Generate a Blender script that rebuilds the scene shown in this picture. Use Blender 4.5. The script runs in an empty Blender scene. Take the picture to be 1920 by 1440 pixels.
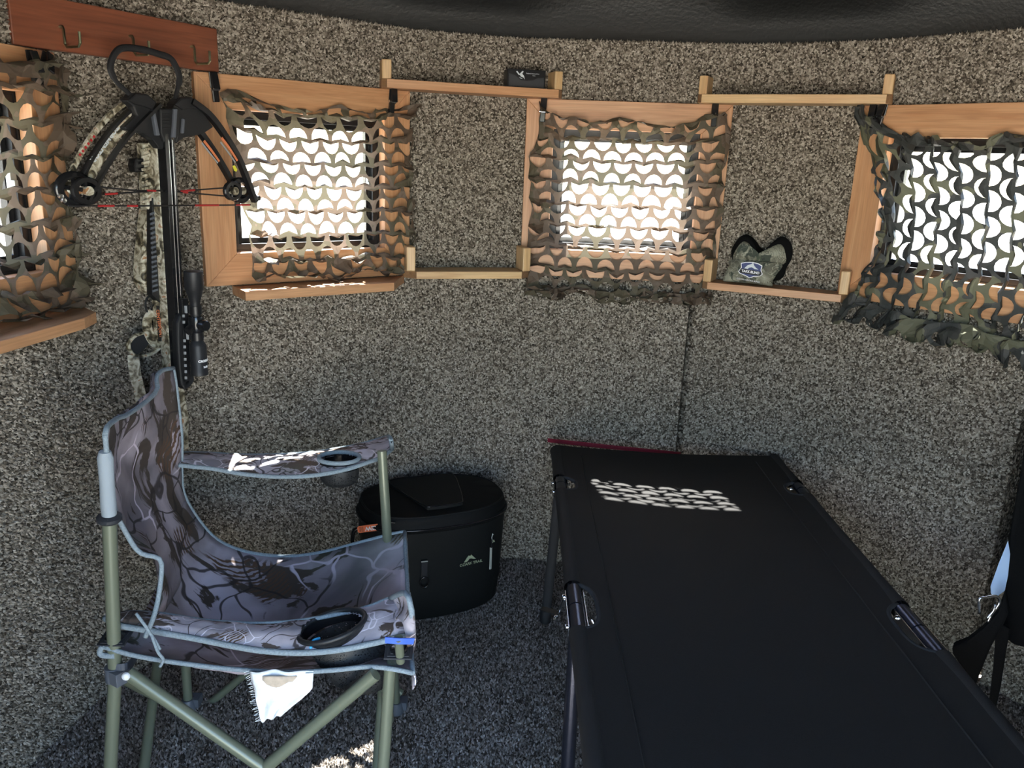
import bpy, math, random
import numpy as np
from mathutils import Vector, Matrix, noise
from mathutils.geometry import delaunay_2d_cdt

random.seed(7)
rng = np.random.default_rng(7)
scene = bpy.context.scene
COL = scene.collection
R_ = math.radians
V = Vector

# ---------------------------------------------------------------- camera
FPX, PITCH, ROLL, EYE = 1533.0, R_(15.32), R_(2.21), 1.37
cam_d = bpy.data.cameras.new('camera')
cam_d.sensor_width = 36.0
cam_d.lens = FPX / 1920.0 * 36.0
cam_d.clip_start = 0.02
cam = bpy.data.objects.new('camera', cam_d)
COL.objects.link(cam)
cam.matrix_world = Matrix.Translation((0, 0, EYE)) @ Matrix.Rotation(R_(90) - PITCH, 4, 'X') @ Matrix.Rotation(ROLL, 4, 'Z')
scene.camera = cam

# ---------------------------------------------------------------- sky, sun, exposure
world = bpy.data.worlds.new('world'); scene.world = world
world.use_nodes = True
wn = world.node_tree
wn.nodes.clear()
w_out = wn.nodes.new('ShaderNodeOutputWorld')
w_bg = wn.nodes.new('ShaderNodeBackground')
w_sky = wn.nodes.new('ShaderNodeTexSky')
w_sky.sky_type = 'NISHITA'
w_sky.sun_disc = False
w_sky.sun_elevation = R_(56)
w_sky.sun_rotation = R_(-13)
w_sky.air_density = 1.0
w_sky.dust_density = 1.2
w_sky.ozone_density = 1.0
w_bg.inputs['Strength'].default_value = 0.66
wn.links.new(w_sky.outputs[0], w_bg.inputs[0])
wn.links.new(w_bg.outputs[0], w_out.inputs[0])

SUN_TO = V((-0.105, 0.505, 0.80)).normalized()
sun_d = bpy.data.lights.new('sun', 'SUN')
sun_d.energy = 20.0
sun_d.angle = R_(0.6)
sun_d.color = (1.0, 0.965, 0.91)
sun = bpy.data.objects.new('sun', sun_d)
COL.objects.link(sun)
sun.rotation_euler = SUN_TO.to_track_quat('Z', 'Y').to_euler()
sun.location = (-0.5, 3, 5)

scene.view_settings.view_transform = 'Standard'
scene.view_settings.look = 'None'
scene.view_settings.gamma = 1.0
scene.view_settings.use_curve_mapping = False
scene.view_settings.exposure = 1.5
scene.cycles.max_bounces = 10
scene.cycles.diffuse_bounces = 6
scene.cycles.transparent_max_bounces = 16
scene.cycles.sample_clamp_indirect = 6.0

# ---------------------------------------------------------------- geometry of the round room
CX, CY, RAD = 0.212, 1.333, 1.328
WALL_H = 1.723
C3 = V((0, 0, EYE))

def ray(x, y):
    X, Y = x - 960.0, y - 720.0
    c, s = math.cos(ROLL), math.sin(ROLL)
    u, v = X * c + Y * s, -X * s + Y * c
    cp, sp = math.cos(PITCH), math.sin(PITCH)
    return V((u / FPX, cp - v / FPX * sp, -(sp + v / FPX * cp)))

def aty(x, y, Y):            # point of the room seen along a measured direction, at depth Y
    d = ray(x, y)
    return C3 + d * (Y / d.y)

def atz(x, y, z):            # ... at height z
    d = ray(x, y)
    return C3 + d * ((z - EYE) / d.z)

def polar(ang, r, z=0.0):    # angle in degrees round the room's centre
    a = R_(ang)
    return V((CX + r * math.sin(a), CY + r * math.cos(a), z))

WIN_W = 0.617
WIN_BOT, WIN_TOP = 1.017, 1.552
HALF = math.degrees(math.asin(WIN_W / 2 / RAD))
WIN_MID = [-80.85, -38.15, 4.85, 48.0]
BOARD = 0.085

class Win:
    def __init__(s, mid):
        s.mid = mid
        s.L = polar(mid - HALF, RAD); s.R = polar(mid + HALF, RAD)
        s.u = (s.R - s.L).normalized()
        s.n = V((s.u.y, -s.u.x, 0))
        if s.n.dot(V((CX, CY, 0)) - s.L) < 0: s.n = -s.n
    def p(s, a, z, off=0.0):
        q = s.L + s.u * a + s.n * off
        return V((q.x, q.y, z))
    def M(s, a, z, off=0.0):      # frame: x along the window, y up, z into the room
        m = Matrix((s.u, V((0, 0, 1)), s.n)).transposed().to_4x4()
        m.translation = s.p(a, z, off)
        return m
WINS = [Win(m) for m in WIN_MID]

def wall_r(ang, z=1.2):
    for m in WIN_MID:
        if abs(ang - m) < HALF:
            return RAD * math.cos(R_(HALF)) / math.cos(R_(ang - m))
    return RAD

# ---------------------------------------------------------------- materials
def new_mat(name):
    m = bpy.data.materials.new(name)
    m.use_nodes = True
    nt = m.node_tree
    b = nt.nodes.get('Principled BSDF')
    return m, nt, b

def N(nt, typ, **kw):
    n = nt.nodes.new(typ)
    for k, v in kw.items():
        if k.startswith('i_'):
            n.inputs[int(k[2:]) if k[2:].isdigit() else k[2:].replace('_', ' ')].default_value = v
        else:
            setattr(n, k, v)
    return n

def ramp(nt, stops, interp='LINEAR'):
    n = nt.nodes.new('ShaderNodeValToRGB')
    n.color_ramp.interpolation = interp
    e = n.color_ramp.elements
    while len(e) < len(stops): e.new(0.5)
    for i, (p, c) in enumerate(stops):
        e[i].position = p
        e[i].color = (c[0], c[1], c[2], 1) if hasattr(c, '__len__') else (c, c, c, 1)
    return n

def plain(name, col, rough=0.5, metal=0.0, bump=0.0, bscale=200.0, var=0.0, spec=0.5, coat=0.0, emis=None):
    m, nt, b = new_mat(name)
    b.inputs['Base Color'].default_value = (*col, 1)
    b.inputs['Roughness'].default_value = rough
    b.inputs['Metallic'].default_value = metal
    b.inputs['Specular IOR Level'].default_value = spec
    b.inputs['Coat Weight'].default_value = coat
    tc = N(nt, 'ShaderNodeTexCoord')
    if bump or var:
        no = N(nt, 'ShaderNodeTexNoise', i_Scale=bscale, i_Detail=4.0)
        nt.links.new(tc.outputs['Object'], no.inputs['Vector'])
        if bump:
            bp = N(nt, 'ShaderNodeBump', i_Strength=bump, i_Distance=0.002)
            nt.links.new(no.outputs['Fac'], bp.inputs['Height'])
            nt.links.new(bp.outputs[0], b.inputs['Normal'])
        if var:
            rp = ramp(nt, [(0.3, [c * (1 - var) for c in col]), (0.7, [min(1, c * (1 + var)) for c in col])])
            nt.links.new(no.outputs['Fac'], rp.inputs[0])
            nt.links.new(rp.outputs[0], b.inputs['Base Color'])
    return m

def wood_mat(name, light, dark, rough=0.45, knots=True):
    m, nt, b = new_mat(name)
    tc = N(nt, 'ShaderNodeTexCoord')
    oi = N(nt, 'ShaderNodeObjectInfo')
    mul = N(nt, 'ShaderNodeVectorMath', operation='SCALE'); mul.inputs['Scale'].default_value = 13.0
    nt.links.new(oi.outputs['Random'], mul.inputs[0])
    add = N(nt, 'ShaderNodeVectorMath', operation='ADD')
    nt.links.new(tc.outputs['Object'], add.inputs[0]); nt.links.new(mul.outputs[0], add.inputs[1])
    mp = N(nt, 'ShaderNodeMapping'); mp.inputs['Scale'].default_value = (2.2, 26.0, 26.0)
    nt.links.new(add.outputs[0], mp.inputs[0])
    n1 = N(nt, 'ShaderNodeTexNoise', i_Scale=1.6, i_Detail=6.0, i_Distortion=1.2)
    nt.links.new(mp.outputs[0], n1.inputs['Vector'])
    mp2 = N(nt, 'ShaderNodeMapping'); mp2.inputs['Scale'].default_value = (9.0, 260.0, 260.0)
    nt.links.new(add.outputs[0], mp2.inputs[0])
    n2 = N(nt, 'ShaderNodeTexNoise', i_Scale=1.0, i_Detail=3.0)
    nt.links.new(mp2.outputs[0], n2.inputs['Vector'])
    mid = [(a + c) / 2 for a, c in zip(light, dark)]
    rp = ramp(nt, [(0.28, dark), (0.5, mid), (0.72, light)])
    nt.links.new(n1.outputs['Fac'], rp.inputs[0])
    rp2 = ramp(nt, [(0.3, 0.72), (0.65, 1.0)])
    nt.links.new(n2.outputs['Fac'], rp2.inputs[0])
    mx = N(nt, 'ShaderNodeMixRGB', blend_type='MULTIPLY'); mx.inputs[0].default_value = 0.7
    nt.links.new(rp.outputs[0], mx.inputs[1]); nt.links.new(rp2.outputs[0], mx.inputs[2])
    nt.links.new(mx.outputs[0], b.inputs['Base Color'])
    b.inputs['Roughness'].default_value = rough
    bp = N(nt, 'ShaderNodeBump', i_Strength=0.15, i_Distance=0.001)
    nt.links.new(n2.outputs['Fac'], bp.inputs['Height']); nt.links.new(bp.outputs[0], b.inputs['Normal'])
    return m

def carpet_mat(name, pile, gain=(0.86, 0.85, 0.84)):
    m, nt, b = new_mat(name)
    b.inputs['Roughness'].default_value = 0.95
    b.inputs['Specular IOR Level'].default_value = 0.15
    stops = [(0.0, (0.036, 0.029, 0.021)), (0.30, (0.115, 0.096, 0.074)), (0.58, (0.29, 0.253, 0.205)), (0.85, (0.51, 0.458, 0.385)), (1.0, (0.66, 0.605, 0.52))]
    stops = [(p, tuple(c * g for c, g in zip(cc, gain))) for p, cc in stops]
    rp = ramp(nt, stops)
    if pile:
        at = N(nt, 'ShaderNodeAttribute', attribute_name='tuft')
        nt.links.new(at.outputs['Fac'], rp.inputs[0])
        nt.links.new(rp.outputs[0], b.inputs['Base Color'])
    else:
        tc = N(nt, 'ShaderNodeTexCoord')
        vo = N(nt, 'ShaderNodeTexVoronoi', i_Scale=150.0)
        nt.links.new(tc.outputs['Object'], vo.inputs['Vector'])
        sp = N(nt, 'ShaderNodeSeparateColor')
        nt.links.new(vo.outputs['Color'], sp.inputs[0])
        nt.links.new(sp.outputs[0], rp.inputs[0])
        mx = N(nt, 'ShaderNodeMixRGB', blend_type='MULTIPLY'); mx.inputs[0].default_value = 1.0
        mx.inputs[2].default_value = (0.8, 0.8, 0.8, 1)
        nt.links.new(rp.outputs[0], mx.inputs[1]); nt.links.new(mx.outputs[0], b.inputs['Base Color'])
        bp = N(nt, 'ShaderNodeBump', i_Strength=1.0, i_Distance=0.006)
        nt.links.new(vo.outputs['Distance'], bp.inputs['Height']); nt.links.new(bp.outputs[0], b.inputs['Normal'])
    return m

def net_mat(name, cols, trans):
    m, nt, b = new_mat(name)
    tc = N(nt, 'ShaderNodeTexCoord')
    vo = N(nt, 'ShaderNodeTexNoise', i_Scale=13.0, i_Detail=2.0)
    nt.links.new(tc.outputs['Object'], vo.inputs['Vector'])
    rp = ramp(nt, [(0.0, cols[0]), (0.47, cols[1]), (0.53, cols[2])], 'CONSTANT')
    nt.links.new(vo.outputs['Fac'], rp.inputs[0])
    nt.links.new(rp.outputs[0], b.inputs['Base Color'])
    b.inputs['Roughness'].default_value = 0.6
    b.inputs['Specular IOR Level'].default_value = 0.35
    tr = N(nt, 'ShaderNodeBsdfTranslucent'); nt.links.new(rp.outputs[0], tr.inputs[0])
    mix = N(nt, 'ShaderNodeMixShader'); mix.inputs[0].default_value = trans
    nt.links.new(b.outputs[0], mix.inputs[1]); nt.links.new(tr.outputs[0], mix.inputs[2])
    nt.links.new(mix.outputs[0], nt.nodes['Material Output'].inputs[0])
    return m

def camo_mat(name, base, dark, light, leaf, scale=1.0, rough=0.8, trans=0.0):
    """hunting print: soft ground, dark patches, bent branches and needle sprays"""
    m, nt, b = new_mat(name)
    tc = N(nt, 'ShaderNodeTexCoord')
    L = nt.links.new
    n0 = N(nt, 'ShaderNodeTexNoise', i_Scale=5.0 * scale, i_Detail=3.0, i_Distortion=0.6); L(tc.outputs['Object'], n0.inputs['Vector'])
    r0 = ramp(nt, [(0.36, [c * 0.6 for c in base]), (0.5, base), (0.66, light)]); L(n0.outputs['Fac'], r0.inputs[0])
    mp = N(nt, 'ShaderNodeMapping'); mp.inputs['Rotation'].default_value = (0.5, 0.3, 0.7); mp.inputs['Scale'].default_value = (1.0, 2.6, 1.0)
    L(tc.outputs['Object'], mp.inputs[0])
    n1 = N(nt, 'ShaderNodeTexNoise', i_Scale=5.5 * scale, i_Detail=5.0, i_Roughness=0.55, i_Distortion=0.9); L(mp.outputs[0], n1.inputs['Vector'])
    r1 = ramp(nt, [(0.54, 0.0), (0.565, 1.0)]); L(n1.outputs['Fac'], r1.inputs[0])
    m1 = N(nt, 'ShaderNodeMixRGB'); L(r1.outputs[0], m1.inputs[0]); L(r0.outputs[0], m1.inputs[1]); m1.inputs[2].default_value = (*dark, 1)
    # sprays of needles
    wv = N(nt, 'ShaderNodeTexWave', i_Scale=26.0 * scale, i_Distortion=5.0, i_Detail=2.0); L(mp.outputs[0], wv.inputs['Vector'])
    n2 = N(nt, 'ShaderNodeTexNoise', i_Scale=6.5 * scale, i_Detail=2.0)
    mp2 = N(nt, 'ShaderNodeMapping'); mp2.inputs['Location'].default_value = (3.1, 1.7, 0.4); L(tc.outputs['Object'], mp2.inputs[0]); L(mp2.outputs[0], n2.inputs['Vector'])
    r2 = ramp(nt, [(0.57, 0.0), (0.60, 1.0)]); L(n2.outputs['Fac'], r2.inputs[0])
    r3 = ramp(nt, [(0.45, 0.0), (0.6, 1.0)]); L(wv.outputs['Fac'], r3.inputs[0])
    mu = N(nt, 'ShaderNodeMath', operation='MULTIPLY'); L(r2.outputs[0], mu.inputs[0]); L(r3.outputs[0], mu.inputs[1])
    m2 = N(nt, 'ShaderNodeMixRGB'); L(mu.outputs[0], m2.inputs[0]); L(m1.outputs[0], m2.inputs[1]); m2.inputs[2].default_value = (*leaf, 1)
    # twigs: cell borders of a warped voronoi
    dn = N(nt, 'ShaderNodeTexNoise', i_Scale=5.0 * scale, i_Detail=2.0); L(tc.outputs['Object'], dn.inputs['Vector'])
    mxv = N(nt, 'ShaderNodeMixRGB', blend_type='ADD'); mxv.inputs[0].default_value = 0.25; L(tc.outputs['Object'], mxv.inputs[1]); L(dn.outputs['Color'], mxv.inputs[2])
    vo = N(nt, 'ShaderNodeTexVoronoi', feature='DISTANCE_TO_EDGE', i_Scale=8.5 * scale); L(mxv.outputs[0], vo.inputs['Vector'])
    r4 = ramp(nt, [(0.018, 1.0), (0.034, 0.0)]); L(vo.outputs['Distance'], r4.inputs[0])
    n5 = N(nt, 'ShaderNodeTexNoise', i_Scale=4.0 * scale); L(mp2.outputs[0], n5.inputs['Vector'])
    r5 = ramp(nt, [(0.45, 0.0), (0.5, 0.9)]); L(n5.outputs['Fac'], r5.inputs[0])
    mu2 = N(nt, 'ShaderNodeMath', operation='MULTIPLY'); L(r4.outputs[0], mu2.inputs[0]); L(r5.outputs[0], mu2.inputs[1])
    m3 = N(nt, 'ShaderNodeMixRGB'); L(mu2.outputs[0], m3.inputs[0]); L(m2.outputs[0], m3.inputs[1]); m3.inputs[2].default_value = (dark[0] * 0.45, dark[1] * 0.45, dark[2] * 0.5, 1)
    vo2 = N(nt, 'ShaderNodeTexVoronoi', feature='DISTANCE_TO_EDGE', i_Scale=6.3 * scale)
    mp3 = N(nt, 'ShaderNodeMapping'); mp3.inputs['Location'].default_value = (0.37, 1.1, 0.7); L(mxv.outputs[0], mp3.inputs[0]); L(mp3.outputs[0], vo2.inputs['Vector'])
    r6 = ramp(nt, [(0.012, 1.0), (0.022, 0.0)]); L(vo2.outputs['Distance'], r6.inputs[0])
    r7 = ramp(nt, [(0.47, 0.8), (0.52, 0.0)]); L(n5.outputs['Fac'], r7.inputs[0])
    mu3 = N(nt, 'ShaderNodeMath', operation='MULTIPLY'); L(r6.outputs[0], mu3.inputs[0]); L(r7.outputs[0], mu3.inputs[1])
    m3b = N(nt, 'ShaderNodeMixRGB'); L(mu3.outputs[0], m3b.inputs[0]); L(m3.outputs[0], m3b.inputs[1]); m3b.inputs[2].default_value = (*[min(1, c * 1.35) for c in light], 1)
    n8 = N(nt, 'ShaderNodeTexNoise', i_Scale=3.3 * scale, i_Detail=3.0); mp4 = N(nt, 'ShaderNodeMapping'); mp4.inputs['Location'].default_value = (7.3, 2.1, 5.7); L(tc.outputs['Object'], mp4.inputs[0]); L(mp4.outputs[0], n8.inputs['Vector'])
    r8 = ramp(nt, [(0.60, 0.0), (0.68, 0.3)]); L(n8.outputs['Fac'], r8.inputs[0])
    m3c = N(nt, 'ShaderNodeMixRGB'); L(r8.outputs[0], m3c.inputs[0]); L(m3b.outputs[0], m3c.inputs[1]); m3c.inputs[2].default_value = (0.13, 0.17, 0.10, 1)
    m3 = m3c
    L(m3.outputs[0], b.inputs['Base Color'])
    b.inputs['Roughness'].default_value = rough
    fb = N(nt, 'ShaderNodeTexNoise', i_Scale=12.0, i_Detail=5.0); L(tc.outputs['Object'], fb.inputs['Vector'])
    bp = N(nt, 'ShaderNodeBump', i_Strength=0.5, i_Distance=0.01); L(fb.outputs['Fac'], bp.inputs['Height']); L(bp.outputs[0], b.inputs['Normal'])
    if trans:
        tr = N(nt, 'ShaderNodeBsdfTranslucent'); L(m3.outputs[0], tr.inputs[0])
        mix = N(nt, 'ShaderNodeMixShader'); mix.inputs[0].default_value = trans
        L(b.outputs[0], mix.inputs[1]); L(tr.outputs[0], mix.inputs[2]); L(mix.outputs[0], nt.nodes['Material Output'].inputs[0])
    return m

def mesh_fabric(name, col):       # fine knit mesh, see-through between threads
    m, nt, b = new_mat(name)
    b.inputs['Base Color'].default_value = (*col, 1)
    b.inputs['Roughness'].default_value = 0.6
    tc = N(nt, 'ShaderNodeTexCoord')
    vo = N(nt, 'ShaderNodeTexVoronoi', feature='DISTANCE_TO_EDGE', i_Scale=230.0)
    nt.links.new(tc.outputs['Object'], vo.inputs['Vector'])
    r = ramp(nt, [(0.27, 1.0), (0.31, 0.0)]); nt.links.new(vo.outputs['Distance'], r.inputs[0])
    tp = N(nt, 'ShaderNodeBsdfTransparent')
    mix = N(nt, 'ShaderNodeMixShader')
    nt.links.new(r.outputs[0], mix.inputs[0]); nt.links.new(tp.outputs[0], mix.inputs[1]); nt.links.new(b.outputs[0], mix.inputs[2])
    nt.links.new(mix.outputs[0], nt.nodes['Material Output'].inputs[0])
    return m

def glass_mat():
    m, nt, b = new_mat('window glass')
    tp = N(nt, 'ShaderNodeBsdfTransparent'); tp.inputs[0].default_value = (0.93, 0.95, 0.96, 1)
    gl = N(nt, 'ShaderNodeBsdfGlossy'); gl.inputs['Roughness'].default_value = 0.02
    mix = N(nt, 'ShaderNodeMixShader')
    mix.inputs[0].default_value = 0.05; nt.links.new(tp.outputs[0], mix.inputs[1]); nt.links.new(gl.outputs[0], mix.inputs[2])
    nt.links.new(mix.outputs[0], nt.nodes['Material Output'].inputs[0])
    return m

def limb_mat():
    m, nt, b = new_mat('crossbow camo')
    tc = N(nt, 'ShaderNodeTexCoord')
    n1 = N(nt, 'ShaderNodeTexNoise', i_Scale=38.0, i_Detail=5.0, i_Distortion=1.5); nt.links.new(tc.outputs['Object'], n1.inputs['Vector'])
    r = ramp(nt, [(0.36, (0.03, 0.025, 0.015)), (0.44, (0.16, 0.13, 0.08)), (0.52, (0.42, 0.38, 0.28)), (0.60, (0.62, 0.60, 0.50)), (0.68, (0.34, 0.17, 0.07))])
    nt.links.new(n1.outputs['Fac'], r.inputs[0]); nt.links.new(r.outputs[0], b.inputs['Base Color'])
    b.inputs['Roughness'].default_value = 0.38
    return m

MAT = {
    'carpet': carpet_mat('speckled carpet backing', False),
    'pile': carpet_mat('speckled carpet pile', True),
    'floorpile': carpet_mat('floor carpet pile with sky light tint', True, (1.18, 1.17, 1.22)),  # wall carpet again, bluish sky light on the floor painted in by gain
    'floorcarpet': carpet_mat('floor carpet backing with sky light tint', False, (1.18, 1.17, 1.22)),  # backing carries the same painted sky light
    'roof': plain('black textured roof', (0.0045, 0.0050, 0.0052), 0.5, bump=0.9, bscale=90.0, spec=0.2),
    'cedar': wood_mat('orange cedar', (0.62, 0.345, 0.175), (0.46, 0.215, 0.095)),
    'red_cedar': wood_mat('red cedar', (0.27, 0.090, 0.045), (0.17, 0.052, 0.027), 0.35),
    'pine': wood_mat('pale pine', (0.74, 0.52, 0.27), (0.56, 0.33, 0.15)),
    'endgrain': wood_mat('dark end grain', (0.30, 0.17, 0.085), (0.20, 0.105, 0.05)),
    'blackmetal': plain('black window metal', (0.008, 0.008, 0.009), 0.4),
    'blackplastic': plain('black moulded plastic', (0.012, 0.0125, 0.014), 0.5, bump=0.1, bscale=300.0),
    'glossblack': plain('gloss black', (0.012, 0.012, 0.013), 0.18),
    'chrome': plain('chrome', (0.75, 0.76, 0.78), 0.18, 1.0),
    'brass': plain('green brass wire', (0.42, 0.46, 0.30), 0.28, 1.0),
    'net_tan': net_mat('brown camo netting', [(0.145, 0.106, 0.076), (0.175, 0.13, 0.096), (0.125, 0.108, 0.072)], 0.30),
    'net_dark': net_mat('dark camo netting', [(0.040, 0.043, 0.040), (0.055, 0.055, 0.052), (0.13, 0.13, 0.085)], 0.08),
    'glass': glass_mat(),
    'limb': limb_mat(),
    'limbblack': plain('black limb edge', (0.008, 0.008, 0.009), 0.35),
    'orange': plain('orange decal', (0.72, 0.22, 0.09), 0.5),
    'greydecal': plain('grey decal', (0.35, 0.36, 0.37), 0.5),
    'silverprint': plain('silver print', (0.62, 0.66, 0.68), 0.35),
    'yellow': plain('yellow decal', (0.75, 0.72, 0.05), 0.5),
    'string': plain('black string', (0.012, 0.010, 0.010), 0.7),
    'redstring': plain('red serving', (0.42, 0.02, 0.02), 0.6),
    'clothblack': plain('black woven cloth', (0.020, 0.020, 0.022), 0.85, bump=0.3, bscale=500.0),
    'cot': plain('charcoal cot fabric', (0.020, 0.018, 0.0165), 0.7, bump=0.4, bscale=700.0, var=0.12, spec=0.2),
    'cotsleeve': plain('charcoal cot hem', (0.027, 0.0245, 0.023), 0.7, bump=0.4, bscale=700.0, spec=0.2),
    'cotmetal': plain('blue black enamel tube', (0.035, 0.038, 0.055), 0.22, 0.7, bump=0.12, bscale=400.0),
    'red': plain('red webbing', (0.26, 0.015, 0.035), 0.7, bump=0.5, bscale=400.0),
    'cooler': plain('black cooler fabric', (0.008, 0.009, 0.009), 0.6, bump=0.25, bscale=300.0, spec=0.25),
    'coolerlid': plain('black cooler lid', (0.006, 0.0065, 0.0065), 0.65, bump=0.2, bscale=300.0, spec=0.2),
    'logo': plain('pale green print', (0.36, 0.40, 0.26), 0.6),
    'zip': plain('pale zip pull', (0.42, 0.43, 0.38), 0.5),
    'tag': plain('orange tag', (0.85, 0.19, 0.07), 0.5),
    'white': plain('white print', (0.85, 0.86, 0.88), 0.5),
    'darkprint': plain('dark print', (0.12, 0.03, 0.015), 0.5),
    'olive': plain('olive painted tube', (0.165, 0.180, 0.125), 0.33, 0.15, spec=0.5),
    'camo': camo_mat('camo chair print', (0.31, 0.265, 0.29), (0.060, 0.044, 0.034), (0.56, 0.49, 0.56), (0.085, 0.045, 0.024), 1.0),
    'camolight': camo_mat('pale camo print', (0.50, 0.45, 0.49), (0.11, 0.08, 0.065), (0.74, 0.69, 0.75), (0.13, 0.075, 0.04), 1.7),
    'piping': plain('grey blue piping', (0.24, 0.29, 0.32), 0.85, bump=0.6, bscale=300.0, var=0.2),
    'sleeve': plain('pale grey sleeve', (0.30, 0.34, 0.37), 0.8, bump=0.3, bscale=300.0),
    'mesh': mesh_fabric('black cup mesh', (0.02, 0.02, 0.02)),
    'grommet': plain('black stitched patch', (0.022, 0.024, 0.03), 0.6, bump=0.6, bscale=150.0),
    'hubplastic': plain('grey plastic hub', (0.10, 0.11, 0.13), 0.5),
    'bluecord': plain('bright blue cord', (0.05, 0.42, 0.75), 0.4),
    'blueband': plain('royal blue band', (0.05, 0.13, 0.60), 0.6),
    'ragwhite': plain('white label cloth', (0.86, 0.87, 0.86), 0.85, bump=0.5, bscale=120.0, var=0.08),
    'ragtan': plain('tan stain', (0.52, 0.42, 0.32), 0.9, var=0.2, bscale=60.0),
    'bagcamo': camo_mat('small camo print', (0.17, 0.165, 0.12), (0.045, 0.055, 0.040), (0.30, 0.30, 0.23), (0.08, 0.07, 0.045), 3.6),
    'fleece': plain('black fleece', (0.006, 0.006, 0.006), 0.95, bump=0.6, bscale=200.0, spec=0.1),
    'navy': plain('navy print', (0.045, 0.06, 0.17), 0.6),
    'palebox': plain('dark grey box label', (0.030, 0.032, 0.036), 0.35),
    'blackbox': plain('black box card', (0.006, 0.006, 0.007), 0.3),
    'paleblue': plain('pale blue cloth', (0.50, 0.66, 0.90), 0.8),
    'ground': plain('dry grass ground', (0.62, 0.565, 0.46), 0.95, bump=0.8, bscale=8.0, var=0.25),
}

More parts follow.
